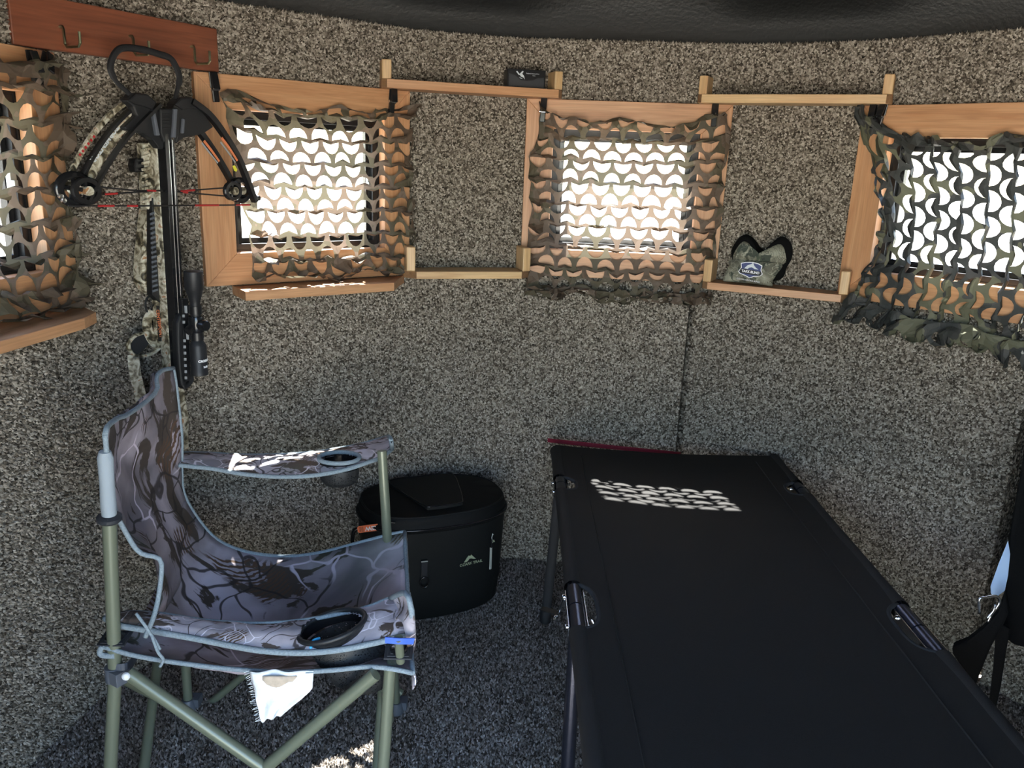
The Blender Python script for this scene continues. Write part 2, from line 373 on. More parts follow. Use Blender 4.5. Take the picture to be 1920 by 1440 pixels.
# ---------------------------------------------------------------- mesh building
class MB:
    def __init__(s): s.v = []; s.f = []
    def add(s, vs, fs):
        b = len(s.v); s.v += [V(x) for x in vs]; s.f += [tuple(b + i for i in f) for f in fs]; return s
    def box(s, M, sx, sy, sz):     # centred on M
        vs = [M @ V((x * sx / 2, y * sy / 2, z * sz / 2)) for x in (-1, 1) for y in (-1, 1) for z in (-1, 1)]
        return s.add(vs, [(0, 1, 3, 2), (4, 6, 7, 5), (0, 4, 5, 1), (2, 3, 7, 6), (0, 2, 6, 4), (1, 5, 7, 3)])
    def tube(s, pts, r, n=10, closed=False, cap=True, flat=1.0, up=None):
        pts = [V(p) for p in pts]; k = len(pts)
        rs = r if isinstance(r, (list, tuple)) else [r] * k
        T = []
        for i in range(k):
            a = pts[(i - 1) % k] if (closed or i > 0) else pts[i]
            c = pts[(i + 1) % k] if (closed or i < k - 1) else pts[i]
            T.append((c - a).normalized())
        u = up.copy() if up is not None else (V((0, 0, 1)) if abs(T[0].z) < 0.9 else V((1, 0, 0)))
        vs = []
        for i in range(k):
            if up is not None: u = up.copy()
            u = (u - T[i] * u.dot(T[i]))
            u = u.normalized() if u.length > 1e-6 else T[i].orthogonal().normalized()
            w = T[i].cross(u)
            for j in range(n):
                a = 2 * math.pi * j / n
                vs.append(pts[i] + u * (math.cos(a) * rs[i] * flat) + w * (math.sin(a) * rs[i]))
        fs = []
        for i in range(k if closed else k - 1):
            i2 = (i + 1) % k
            for j in range(n):
                j2 = (j + 1) % n
                fs.append((i * n + j, i * n + j2, i2 * n + j2, i2 * n + j))
        if cap and not closed:
            fs.append(tuple(range(n))[::-1]); fs.append(tuple((k - 1) * n + j for j in range(n)))
        return s.add(vs, fs)
    def prism(s, poly, M, h, h0=0.0):    # polygon in M's xy plane, from h0 to h along its z
        n = len(poly)
        vs = [M @ V((x, y, h0)) for x, y in poly] + [M @ V((x, y, h)) for x, y in poly]
        fs = [tuple(range(n))[::-1], tuple(range(n, 2 * n))] + [(i, (i + 1) % n, n + (i + 1) % n, n + i) for i in range(n)]
        return s.add(vs, fs)
    def lathe(s, prof, M, n=24, caps=True):
        vs = []; k = len(prof)
        for r, z in prof:
            for j in range(n):
                a = 2 * math.pi * j / n
                vs.append(M @ V((r * math.cos(a), r * math.sin(a), z)))
        fs = [(i * n + j, i * n + (j + 1) % n, (i + 1) * n + (j + 1) % n, (i + 1) * n + j) for i in range(k - 1) for j in range(n)]
        if caps and prof[0][0] > 1e-6: fs.append(tuple(range(n))[::-1])
        if caps and prof[-1][0] > 1e-6: fs.append(tuple((k - 1) * n + j for j in range(n)))
        return s.add(vs, fs)
    def grid(s, fn, nu, nv):
        vs = [fn(i / nu, j / nv) for i in range(nu + 1) for j in range(nv + 1)]
        w = nv + 1
        return s.add(vs, [(i * w + j, (i + 1) * w + j, (i + 1) * w + j + 1, i * w + j + 1) for i in range(nu) for j in range(nv)])
    def sheet(s, fn, nu, nv, th, skip=None):        # grid with real thickness
        P = [[V(fn(i / nu, j / nv)) for j in range(nv + 1)] for i in range(nu + 1)]
        w = nv + 1; top = []; bot = []
        for i in range(nu + 1):
            for j in range(nv + 1):
                a = P[min(i + 1, nu)][j] - P[max(i - 1, 0)][j]; c = P[i][min(j + 1, nv)] - P[i][max(j - 1, 0)]
                nn = a.cross(c); nn = nn.normalized() if nn.length > 1e-9 else V((0, 0, 1))
                top.append(P[i][j] + nn * th / 2); bot.append(P[i][j] - nn * th / 2)
        K = len(top)
        fs = []
        for i in range(nu):
            for j in range(nv):
                if skip and skip((P[i][j] + P[i + 1][j + 1]) / 2): continue
                q = (i * w + j, (i + 1) * w + j, (i + 1) * w + j + 1, i * w + j + 1)
                fs.append(q); fs.append(tuple(K + x for x in q[::-1]))
        rim = [i * w for i in range(nu + 1)] + [nu * w + j for j in range(1, w)] + [i * w + nv for i in range(nu - 1, -1, -1)] + [j for j in range(nv - 1, 0, -1)]
        for a, c in zip(rim, rim[1:] + rim[:1]): fs.append((c, a, K + a, K + c))
        return s.add(top + bot, fs)
    def build(s, name, mat, parent=None, smooth=False, bevel=0.0, M=None, seg=2, sub=0):
        me = bpy.data.meshes.new(name)
        if M is not None:
            Mi = M.inverted(); vs = [Mi @ v for v in s.v]
        else: vs = s.v
        me.from_pydata([tuple(v) for v in vs], [], s.f)
        me.materials.append(MAT[mat] if isinstance(mat, str) else mat)
        o = bpy.data.objects.new(name, me); COL.objects.link(o)
        if smooth:
            me.polygons.foreach_set('use_smooth', [True] * len(me.polygons))
            if smooth == 'auto':
                me.set_sharp_from_angle(angle=R_(40))
        if M is not None: o.matrix_world = M
        attach(o, parent)
        if sub:
            md = o.modifiers.new('subdivision', 'SUBSURF'); md.levels = sub; md.render_levels = sub
        if bevel:
            md = o.modifiers.new('bevel', 'BEVEL'); md.width = bevel; md.segments = seg; md.limit_method = 'ANGLE'; md.angle_limit = R_(35)
        return o

WM = {}
def attach(o, parent):
    WM[o.name] = o.matrix_basis.copy()
    if parent is not None:
        o.parent = parent
        o.matrix_parent_inverse = WM[parent.name].inverted()

def empty(name, loc, parent=None):
    o = bpy.data.objects.new(name, None); o.empty_display_size = 0.03
    COL.objects.link(o); o.location = loc
    o.matrix_basis = Matrix.Translation(loc)
    attach(o, parent)
    return o

def thing(name, loc, label, cat, group=None):
    o = empty(name, loc); o['label'] = label; o['category'] = cat
    if group: o['group'] = group
    return o

def tagged(o, label, cat, group=None):
    o['label'] = label; o['category'] = cat
    if group: o['group'] = group
    return o

def frame(o, x, y=None, z=None):      # matrix from axes
    x = V(x).normalized()
    if z is None:
        y = V(y); y = (y - x * y.dot(x)).normalized(); z = x.cross(y)
    else:
        z = V(z); z = (z - x * z.dot(x)).normalized(); y = z.cross(x)
    m = Matrix((x, y, z)).transposed().to_4x4(); m.translation = V(o)
    return m

def smooth_path(pts, k=6, closed=False):
    pts = [V(p) for p in pts]; n = len(pts); out = []
    rng_ = range(n if closed else n - 1)
    for i in rng_:
        p0 = pts[(i - 1) % n] if (closed or i > 0) else pts[i]
        p1 = pts[i]; p2 = pts[(i + 1) % n]
        p3 = pts[(i + 2) % n] if (closed or i < n - 2) else p2
        for j in range(k):
            t = j / k
            out.append(0.5 * ((2 * p1) + (p2 - p0) * t + (2 * p0 - 5 * p1 + 4 * p2 - p3) * t * t + (3 * p1 - p0 - 3 * p2 + p3) * t ** 3))
    if not closed: out.append(pts[-1])
    return out

def sample(path, t):
    n = len(path) - 1; x = min(max(t, 0), 1) * n; i = min(int(x), n - 1)
    return path[i].lerp(path[i + 1], x - i)

def resample(path, n):
    L = [0.0]
    for a, c in zip(path, path[1:]): L.append(L[-1] + (c - a).length)
    out = []
    for k in range(n + 1):
        d = L[-1] * k / n; i = 0
        while i < len(path) - 2 and L[i + 1] < d: i += 1
        t = (d - L[i]) / max(1e-9, L[i + 1] - L[i]); out.append(path[i].lerp(path[i + 1], t))
    return out

def text(name, s, M, size, mat, parent, depth=0.0006, xs=1.0, bend=None, bold=0.0):
    cu = bpy.data.curves.new(name, 'FONT'); cu.body = s; cu.size = size; cu.extrude = depth; cu.offset = bold
    cu.align_x = 'CENTER'; cu.align_y = 'CENTER'; cu.resolution_u = 3
    t = bpy.data.objects.new(name, cu)
    me = bpy.data.meshes.new_from_object(t)
    bpy.data.objects.remove(t)
    me.materials.clear(); me.materials.append(MAT[mat])
    for v in me.vertices:
        v.co.x *= xs
        if bend: v.co = bend(v.co)
    o = bpy.data.objects.new(name, me); COL.objects.link(o)
    o.matrix_world = M
    o.matrix_basis = M
    attach(o, parent)
    return o

def struct(o): o['kind'] = 'structure'; return o

# ---------------------------------------------------------------- ground outside
mb = MB()
mb.add([(-60, -60, -0.25), (60, -60, -0.25), (60, 60, -0.25), (-60, 60, -0.25)], [(0, 1, 2, 3)])
g = struct(mb.build('ground', 'ground'))

# ---------------------------------------------------------------- carpeted round wall
DOOR = (164.0, 214.0)
OPEN_B, OPEN_T = WIN_BOT + BOARD, WIN_TOP - BOARD
def chord_ang(w, a):
    p = w.p(a, 0); return math.degrees(math.atan2(p.x - CX, p.y - CY))
OPENS = [(chord_ang(w, BOARD), chord_ang(w, WIN_W - BOARD)) for w in WINS]
SEAMS = [15.3, 58.2]
GROOVE = {15.3: 0.8, 58.2: 1.1}
def wall_pt_r(a, z):
    r = wall_r(a)
    for sm in SEAMS:
        if sm < a < sm + GROOVE[sm] and z < WIN_BOT - 0.02: return RAD + 0.035
        if sm - 14 < a <= sm:
            k = (a - (sm - 14)) / 14.0
            zz = max(0.0, min(1.0, (WIN_BOT - 0.02 - z) / 0.06))
            r -= 0.024 * k * k * zz
    return r
angs = set([round(x, 3) for x in np.arange(-128.0, 232.01, 2.0)])
for a, c in OPENS: angs |= {round(a, 3), round(c, 3)}
for m in WIN_MID: angs |= {round(m - HALF, 3), round(m + HALF, 3)}
for sm in SEAMS: angs |= {sm, sm + 0.02, sm + GROOVE[sm] - 0.02, sm + GROOVE[sm]}
angs |= {DOOR[0], DOOR[1]}
angs = sorted(angs)
zs = [0.0, 0.1, 0.25, 0.4, 0.55, 0.7, 0.85, 0.93, 0.98, WIN_BOT, OPEN_B, 1.25, OPEN_T, WIN_TOP, 1.64, WALL_H]
mb = MB()
vs = [polar(a, wall_pt_r(a, z), z) for a in angs for z in zs]
fs = []
for i in range(len(angs) - 1):
    am = (angs[i] + angs[i + 1]) / 2
    if DOOR[0] < am < DOOR[1]: continue
    for j in range(len(zs) - 1):
        zm = (zs[j] + zs[j + 1]) / 2
        if OPEN_B < zm < OPEN_T and any(a < am < c for a, c in OPENS): continue
        w = len(zs)
        fs.append((i * w + j, i * w + j + 1, (i + 1) * w + j + 1, (i + 1) * w + j))
mb.add(vs, fs)
wall = struct(mb.build('wall_round', 'carpet'))

mb = MB()
n = 90
mb.add([(CX, CY, 0)] + [polar(360 * k / n, RAD + 0.02, 0) for k in range(n)], [(0, 1 + k, 1 + (k + 1) % n) for k in range(n)])
mb.add([(CX, CY, -0.06)] + [polar(360 * k / n, RAD + 0.02, -0.06) for k in range(n)], [(0, 1 + (k + 1) % n, 1 + k) for k in range(n)])
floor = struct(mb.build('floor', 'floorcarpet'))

def make_pile(name, P, Nn, parent, r0, h, mt='pile'):
    """short leaning yarn tufts, one low pyramid each, all one mesh"""
    n = len(P)
    t1 = np.cross(Nn, np.array([0.13, 0.31, 0.94])); t1 /= np.linalg.norm(t1, axis=1)[:, None]
    t2 = np.cross(Nn, t1)
    rot = rng.uniform(0, 2 * np.pi, n)
    rr = r0 * rng.uniform(0.75, 1.35, n)
    hh = h * rng.uniform(0.6, 1.3, n)
    vs = np.zeros((n, 4, 3))
    for k in range(3):
        a = rot + k * 2.0944
        d = (np.cos(a) * rr)[:, None] * t1 + (np.sin(a) * rr)[:, None] * t2
        vs[:, k] = P + d - Nn * 0.001
    lean = rng.normal(0, 0.0024, (n, 2))
    vs[:, 3] = P + Nn * hh[:, None] + t1 * lean[:, :1] + t2 * lean[:, 1:]
    base = (np.arange(n) * 4)[:, None]
    tri = [[k, (k + 1) % 3, 3] for k in range(3)]
    tri = np.array(tri)
    F = (base[:, :, None] + tri[None]).reshape(-1, 3)
    me = bpy.data.meshes.new(name)
    me.vertices.add(n * 4); me.vertices.foreach_set('co', vs.reshape(-1))
    me.loops.add(len(F) * 3); me.loops.foreach_set('vertex_index', F.reshape(-1).astype(np.int32))
    me.polygons.add(len(F)); me.polygons.foreach_set('loop_start', np.arange(0, len(F) * 3, 3, dtype=np.int32))
    me.update()
    at = me.attributes.new('tuft', 'FLOAT', 'POINT')
    c = np.clip(rng.beta(1.9, 1.7, n), 0, 1)
    at.data.foreach_set('value', np.repeat(c, 4).astype(np.float32))
    me.materials.append(MAT[mt])
    o = bpy.data.objects.new(name, me); COL.objects.link(o)
    attach(o, parent); o['kind'] = 'stuff'
    return o

PIT = 0.0050
P = []; Q = []
for z in np.arange(0.004, WALL_H, PIT):
    for a in np.arange(-96, 64, math.degrees(PIT / RAD)):
        a2 = a + random.uniform(-0.16, 0.16); z2 = min(WALL_H, z + random.uniform(-0.0035, 0.0035))
        hid = False
        for w in WIN_MID:
            if abs(a2 - w) < HALF - 0.3 and WIN_BOT + 0.006 < z2 < WIN_TOP - 0.006: hid = True; break
        if hid or any(sm < a2 < sm + GROOVE[sm] and z2 < WIN_BOT - 0.02 for sm in SEAMS): continue
        r = wall_pt_r(a2, z2); q = polar(a2, r, z2); P.append(tuple(q))
        nn = V((CX - q.x, CY - q.y, 0)).normalized(); Q.append(tuple(nn))
# fuzzy top edge
for a in np.arange(-96, 64, 0.22):
    q = polar(a, wall_r(a), WALL_H - 0.001); P.append(tuple(q))
    Q.append(tuple((V((CX - q.x, CY - q.y, 0)).normalized() * 0.6 + V((0, 0, 0.8))).normalized()))
make_pile('carpet_pile', np.array(P), np.array(Q), wall, 0.0042, 0.0068)
P = []
for x in np.arange(CX - RAD, CX + RAD, PIT):
    for y in np.arange(0.9, CY + RAD, PIT):
        x2, y2 = x + random.uniform(-.003, .003), y + random.uniform(-.003, .003)
        if (x2 - CX) ** 2 + (y2 - CY) ** 2 < (RAD - 0.004) ** 2 and not (0.35 < x2 < 0.75 and y2 < 2.2):
            P.append((x2, y2, 0.0))
P = np.array(P)
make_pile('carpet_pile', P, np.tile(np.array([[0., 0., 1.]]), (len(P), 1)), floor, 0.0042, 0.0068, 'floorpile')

# ---------------------------------------------------------------- roof
mb = MB()
prof = [(RAD + 0.10, WALL_H - 0.10), (RAD + 0.055, WALL_H - 0.06), (RAD + 0.035, WALL_H - 0.01), (RAD + 0.02, WALL_H + 0.04), (1.22, 1.86), (1.0, 1.99), (0.7, 2.09), (0.35, 2.14), (0.0, 2.15)]
mb.lathe(prof, Matrix.Translation((CX, CY, 0)), 96, caps=False)
struct(mb.build('ceiling', 'roof', smooth=True))

# ---------------------------------------------------------------- windows
def board_poly(w, side):
    """mitred frame board in window coordinates (along, up)"""
    b, W, z0, z1 = BOARD, WIN_W, WIN_BOT, WIN_TOP
    return {'top': [(0, z1), (b, z1 - b), (W - b, z1 - b), (W, z1)],
            'bottom': [(0, z0), (W, z0), (W - b, z0 + b), (b, z0 + b)],
            'left': [(0, z0), (b, z0 + b), (b, z1 - b), (0, z1)],
            'right': [(W, z0), (W, z1), (W - b, z1 - b), (W - b, z0 + b)]}[side]

def make_window(i, with_ledge):
    w = WINS[i]
    root = struct(empty('window_%d' % (i + 1), w.p(WIN_W / 2, WIN_BOT)))
    for side in ('top', 'bottom', 'left', 'right'):
        poly = board_poly(w, side)
        M0 = w.M(0, 0, 0)
        mb = MB().prism(poly, M0, 0.022, -0.012)
        if side in ('top', 'bottom'):
            Mo = w.M(WIN_W / 2, poly[0][1], 0.01)
        else:
            Mo = w.M(poly[0][0], 1.28, 0.01) @ Matrix.Rotation(R_(90), 4, 'Z')
        mb.build('frame_board', 'cedar', root, bevel=0.0015, M=Mo)
    # reveal through the wall
    a0, a1, z0, z1 = BOARD - 0.012, WIN_W - BOARD + 0.012, OPEN_B - 0.012, OPEN_T + 0.012
    mb = MB()
    t = 0.016
    for (ax, zz, sx, sz) in (((a0 + a1) / 2, z1 - t / 2, a1 - a0, t), ((a0 + a1) / 2, z0 + t / 2, a1 - a0, t), (a0 + t / 2, (z0 + z1) / 2, t, z1 - z0), (a1 - t / 2, (z0 + z1) / 2, t, z1 - z0)):
        mb.box(w.M(ax, zz, -0.0375), sx, sz, 0.05)
    mb.build('jamb_lining', 'blackmetal', root)
    # outer black frame and inner sash
    def ring(b0, b1, off, dep, name, mat, x0=a0, x1=a1, y0=z0, y1=z1, par=root):
        o_ = [(x0 + b0, y0 + b0), (x1 - b0, y0 + b0), (x1 - b0, y1 - b0), (x0 + b0, y1 - b0)]
        i_ = [(x0 + b1, y0 + b1), (x1 - b1, y0 + b1), (x1 - b1, y1 - b1), (x0 + b1, y1 - b1)]
        M0 = w.M(0, 0, off); q = MB()
        vs = [M0 @ V((*p, 0)) for p in o_ + i_] + [M0 @ V((*p, dep)) for p in o_ + i_]
        fs = []
        for k in range(4):
            k2 = (k + 1) % 4
            fs += [(8 + k, 8 + k2, 12 + k2, 12 + k), (k2, k, 4 + k, 4 + k2), (4 + k, 12 + k, 12 + k2, 4 + k2), (k, k2, 8 + k2, 8 + k)]
        q.add(vs, fs)
        return q.build(name, mat, par, bevel=0.001)
    ring(0.010, 0.032, -0.040, 0.024, 'window_frame', 'blackmetal')
    sash = ring(0.032, 0.047, -0.048, 0.018, 'sash', 'glossblack')
    q = MB().box(w.M((a0 + a1) / 2, (z0 + z1) / 2, -0.041), a1 - a0 - 0.09, z1 - z0 - 0.09, 0.003)
    q.build('glass_pane', 'glass', root)
    # small latch on the right side of the sash
    lt = MB().box(w.M(a1 - 0.038, 1.29, -0.022), 0.018, 0.034, 0.012)
    lt.box(w.M(a1 - 0.044, 1.285, -0.012), 0.010, 0.012, 0.012)
    lt.build('latch', 'zip', root, bevel=0.001)
    if with_ledge:
        M0 = w.M(0, 0, 0)
        # wide board fixed below the frame, its top faces up
        mb = MB()
        zt, zb = WIN_BOT - 0.004, WIN_BOT - 0.028
        outer = [w.p(0.075, zt, 0), atz(426, 531, zt), atz(460, 547, zt), atz(739, 530, zt), atz(748, 522, zt), w.p(0.612, zt, 0)]
        if with_ledge == 2: outer = [w.p(0.0, zt, 0), atz(-150, 682, zt), atz(158, 596, zt), atz(180, 585, zt), w.p(0.630, zt, 0)]
        vs = outer + [p - V((0, 0, zt - zb)) for p in outer]
        k = len(outer)
        mb.add(vs, [tuple(range(k)), tuple(range(k, 2 * k))[::-1]] + [(j, k + j, k + (j + 1) % k, (j + 1) % k) for j in range(k)])
        mb.build('ledge_board', 'cedar', root, bevel=0.0015, M=w.M(WIN_W / 2, zt, 0.04))
    return root
make_window(0, 2); make_window(1, 1); make_window(2, 0); make_window(3, 0)
# ---------------------------------------------------------------- camouflage nets
def hole_poly(kind, cx, cy, jit):
    A = 0.0258 * (1 + jit[0]); B = 0.0328 * (1 + jit[1])
    pts = [(A * math.cos(t), -0.014 + B * math.sin(t)) for t in [math.pi * k / 8 for k in range(9)]]
    pts += [(-A * 0.5, -0.014 + 0.003 + jit[2] * 0.2), (0.0, -0.014 + 0.006 + jit[2] * 0.3), (A * 0.5, -0.014 + 0.003)]
    if kind: pts = [(x, -y) for x, y in pts]
    return [(cx + x, cy + y) for x, y in pts]

def fold(t, t0, r):
    """distance along a sheet -> (position, height) with the sheet folded back on itself past t0"""
    if t <= t0: return t, 0.0
    d = t - t0
    if d < math.pi * r: return t0 + r * math.sin(d / r), r * (1 - math.cos(d / r))
    return t0 - (d - math.pi * r), 2 * r

def make_net(i, label, group, matn, box, ext, amp, seed, rot=False, warp=None, off0=0.034, flap=0.014):
    """box: s0,s1,z0,z1 visible rectangle in window coordinates; ext: cloth folded back past left,right,bottom,top"""
    w = WINS[i]; rnd = random.Random(seed)
    s0, s1, z0, z1 = box
    u0, u1, v0, v1 = -ext[0], (s1 - s0) + ext[1], -ext[2], (z1 - z0) + ext[3]
    A0, A1, B0, B1 = (u0, u1, v0, v1) if not rot else (v0, v1, u0, u1)
    holes = []; pa, pb = 0.064, 0.0335
    row = 0; b = B0 + 0.020
    while b < B1 - 0.018:
        kind = row % 2
        a = A0 + 0.036 + (0 if kind else pa / 2)
        while a < A1 - 0.034:
            jit = (rnd.uniform(-.08, .06), rnd.uniform(-.12, .08), rnd.uniform(-.008, .008))
            holes.append((kind, a + rnd.uniform(-.002, .002), b + rnd.uniform(-.002, .002), hole_poly(kind, a, b, jit)))
            a += pa
        b += pb; row += 1
    pts = []; edges = []; rings = []
    def edge_wob(n_, fa, fb):
        return [(fa[0] + (fb[0] - fa[0]) * k / n_, fa[1] + (fb[1] - fa[1]) * k / n_) for k in range(n_)]
    border = []
    cs = [(A0, B0), (A1, B0), (A1, B1), (A0, B1)]
    for k in range(4):
        seg = edge_wob(16, cs[k], cs[(k + 1) % 4])
        for j, (x, y) in enumerate(seg):
            d = rnd.uniform(0, 0.010) if j else 0.004
            border.append((x + (d if k == 3 else -d if k == 1 else 0), y + (d if k == 0 else -d if k == 2 else 0)))
    base = 0
    def add_ring(r):
        b_ = len(pts); pts.extend(r); edges.extend([(b_ + j, b_ + (j + 1) % len(r)) for j in range(len(r))]); return b_
    add_ring(border)
    for h in holes: rings.append(add_ring(h[3]))
    for a in np.arange(A0 + 0.012, A1 - 0.01, 0.0135):
        for b in np.arange(B0 + 0.012, B1 - 0.01, 0.0135):
            x, y = a + rnd.uniform(-.002, .002), b + rnd.uniform(-.002, .002)
            ok = True
            for k_, hx, hy, _ in holes:
                if abs(x - hx) < 0.029 and abs(y - hy) < 0.024: ok = False; break
            if ok: pts.append((x, y))
    vo, _, fo, _, _, _ = delaunay_2d_cdt([V(p) for p in pts], edges, [], 0, 1e-6)
    vo = [(p.x, p.y) for p in vo]
    hb = [(min(p[0] for p in h[3]), max(p[0] for p in h[3]), min(p[1] for p in h[3]), max(p[1] for p in h[3]), h[3]) for h in holes]
    def inside(x, y, poly):
        c = False; n_ = len(poly); j = n_ - 1
        for k in range(n_):
            xi, yi = poly[k]; xj, yj = poly[j]
            if (yi > y) != (yj > y) and x < (xj - xi) * (y - yi) / (yj - yi) + xi: c = not c
            j = k
        return c
    faces = []
    for f in fo:
        x = sum(vo[k][0] for k in f) / 3; y = sum(vo[k][1] for k in f) / 3
        if not inside(x, y, border): continue
        if any(h[0] < x < h[1] and h[2] < y < h[3] and inside(x, y, h[4]) for h in hb): continue
        faces.append(tuple(f))
    # flat coordinates + lift for every vertex, then tongues left by the cuts
    verts = [(x, y, 0.0) for x, y in vo]
    look = {(round(x, 5), round(y, 5)): k for k, (x, y) in enumerate(vo)}
    for kind, hx, hy, poly in holes:
        nb = min(hx - A0, A1 - hx, hy - B0, B1 - hy) < 0.085
        ids = [look.get((round(poly[k][0], 5), round(poly[k][1], 5))) for k in (8, 9, 10, 11, 0)]
        if None in ids: continue
        sg = -1 if kind else 1
        al = R_(rnd.uniform(40, 130)); hgt = rnd.uniform(0.018, 0.034) if nb and rnd.random() < 0.75 else rnd.uniform(0.006, flap); curl = rnd.uniform(-.014, .014) if nb else rnd.uniform(-.006, .006)
        row1 = []; row2 = []
        for q, k in enumerate(ids):
            x, y = vo[k]; wd = 1 - 0.25 * abs(q - 2) / 2
            mx = hx + (x - hx) * 0.93
            row1.append(len(verts)); verts.append((mx, y + sg * hgt * 0.5 * math.cos(al) , hgt * 0.5 * math.sin(al) * wd))
        for q, k in enumerate(ids[1:4]):
            x, y = vo[k]; mx = hx + (x - hx) * 0.8
            row2.append(len(verts)); verts.append((mx + curl, y + sg * hgt * math.cos(al * 1.15), hgt * math.sin(al * 1.15) + abs(curl)))
        for q in range(4): faces.append((ids[q], ids[q + 1], row1[q + 1], row1[q]))
        for q in range(2): faces.append((row1[q + 1], row1[q + 2], row2[q + 1], row2[q]))
        faces.append((row1[0], row1[1], row2[0])); faces.append((row1[3], row1[4], row2[2]))
    W_, H_ = s1 - s0, z1 - z0
    out = []
    so = seed * 3.7
    for a, b, h in verts:
        u, v = (a, b) if not rot else (b, a)
        if rot: v = A0 + A1 - v if False else v
        rr = 0.008
        us, o1 = fold(u, W_, rr) ; us2, o2 = fold(W_ - u, W_, rr)
        pu = us if u > W_ / 2 else W_ - us2
        vs_, o3 = fold(v, H_, rr); vs2, o4 = fold(H_ - v, H_, rr)
        pv = vs_ if v > H_ / 2 else H_ - vs2
        lift = o1 + (o2 if u < W_ / 2 else 0) + o3 + (o4 if v < H_ / 2 else 0)
        edge = max(0.0, 1 - min(pu, W_ - pu, (H_ - pv), pv * 0.8) / 0.09)
        top = max(0.0, 1 - (H_ - pv) / 0.10)
        am = amp * (0.35 + 1.6 * edge)
        nx = noise.noise(V((u * 9, v * 9, so))) ; ny = noise.noise(V((u * 9, v * 9, so + 9))); nz = noise.noise(V((u * 11, v * 11, so + 20)))
        fx = noise.noise(V((u * 32, v * 32, so + 30))); fy = noise.noise(V((u * 32, v * 32, so + 40))); fz = noise.noise(V((u * 30, v * 30, so + 50)))
        pu2 = pu + am * (0.8 * nx + 0.45 * edge * fx); pv2 = pv + am * (0.8 * ny + 0.45 * edge * fy)
        if warp: pu2, pv2 = warp(pu2, pv2, W_, H_)
        of = off0 + lift + h + am * (0.9 * nz + 0.7 * fz * (0.3 + edge)) 
        out.append(w.p(s0 + pu2, z0 + pv2, max(of, off0 - 0.011)))
    mb = MB(); mb.add(out, faces)
    o = mb.build('camo_net', matn, None, smooth=False)
    tagged(o, label, 'net', group)
    return o

def warp1(u, v, W, H):       # hung from the two top corners, left side drawn in
    sag = 0.022 * math.sin(math.pi * min(max(u / W, 0), 1)) * (v / H) ** 2
    inn = 0.060 * (1 - u / W) * (1 - v / H) ** 0.6 if u < W and v < H else 0
    pull = 0.055 * max(0, 1 - u / 0.12) * max(0, 1 - (H - v) / 0.10)
    return u + inn - pull * 0.6, v - sag + pull * 0.35
def warp2(u, v, W, H):
    sag = 0.012 * math.sin(math.pi * min(max(u / W, 0), 1)) * (v / H) ** 2
    c = max(0, 1 - (H - v) / 0.09)
    l = max(0, 1 - u / 0.08) * c; r = max(0, 1 - (W - u) / 0.08) * c
    return u + 0.012 * l - 0.012 * r, v - sag + 0.030 * (l + r)
def warp3(u, v, W, H):
    sag = 0.03 * math.sin(math.pi * min(max(u / W, 0), 1)) * (v / H) ** 2
    l = max(0, 1 - u / 0.10) * max(0, 1 - (H - v) / 0.10)
    u = u + 0.055 * max(0, 1 - u / W) * math.sin(math.pi * min(max(v / H, 0), 1)) ** 0.7
    drop = 0.045 * min(max(u / W, 0), 1) * (1 - v / H)
    return u - 0.045 * l + 0.012 * math.sin(9 * v), v - sag + 0.045 * l - drop
GN = 'camouflage nets clipped over the windows'
make_net(0, 'tan camo net hanging over the window at far left, beside the coat rack', 'nets', 'net_tan', (0.02, 0.600, 1.03, 1.515), (0.03, 0.05, 0.03, 0.05), 0.015, 5, flap=0.02)
make_net(1, 'brown camo net over the window right of the crossbow, its left edge drawn inward', 'nets', 'net_tan', (0.055, 0.610, 1.040, 1.500), (0.0, 0.03, 0.03, 0.03), 0.0135, 11, warp=warp1)
make_net(2, 'brown camo net over the middle window between the two lower shelves, hem below the frame', 'nets', 'net_tan', (0.030, 0.600, 0.960, 1.497), (0.02, 0.03, 0.05, 0.03), 0.014, 23, warp=warp2)
make_net(3, 'dark green and black camo net sagging over the far right window', 'nets', 'net_dark', (0.045, 0.640, 0.965, 1.492), (0.04, 0.03, 0.08, 0.05), 0.016, 31, flap=0.022, rot=True, warp=warp3)

# ---------------------------------------------------------------- clips on the frames
def make_clip(M, label, open_=False):
    t = thing('spring_clip', M.translation, label, 'clip', 'clips holding the nets')
    M = M @ Matrix.Diagonal((1.4, 1.25, 1.2, 1))
    mb = MB().box(M @ Matrix.Translation((0, 0.010, 0.010)), 0.013, 0.036, 0.004)
    mb.box(M @ Matrix.Translation((0, 0.010, 0.022)) @ Matrix.Rotation(R_(-14), 4, 'X'), 0.013, 0.034, 0.004)
    mb.build('lever', 'glossblack', t, bevel=0.0015)
    mb = MB().box(M @ Matrix.Translation((0, -0.018, 0.013)), 0.011, 0.024, 0.009)
    mb.build('jaw', 'glossblack', t, bevel=0.0015)
    mb = MB().tube([M @ V((-0.0075, -0.006, 0.015)), M @ V((0.0075, -0.006, 0.015))], 0.0042, 10)
    mb.build('spring_pin', 'chrome', t, smooth='auto')
    if open_:
        M2 = M @ Matrix.Rotation(R_(-25), 4, 'Z') @ Matrix.Translation((0.0, -0.02, 0.02))
        MB().box(M2, 0.010, 0.044, 0.003).build('open_lever', 'chrome', t, bevel=0.001)
    return t
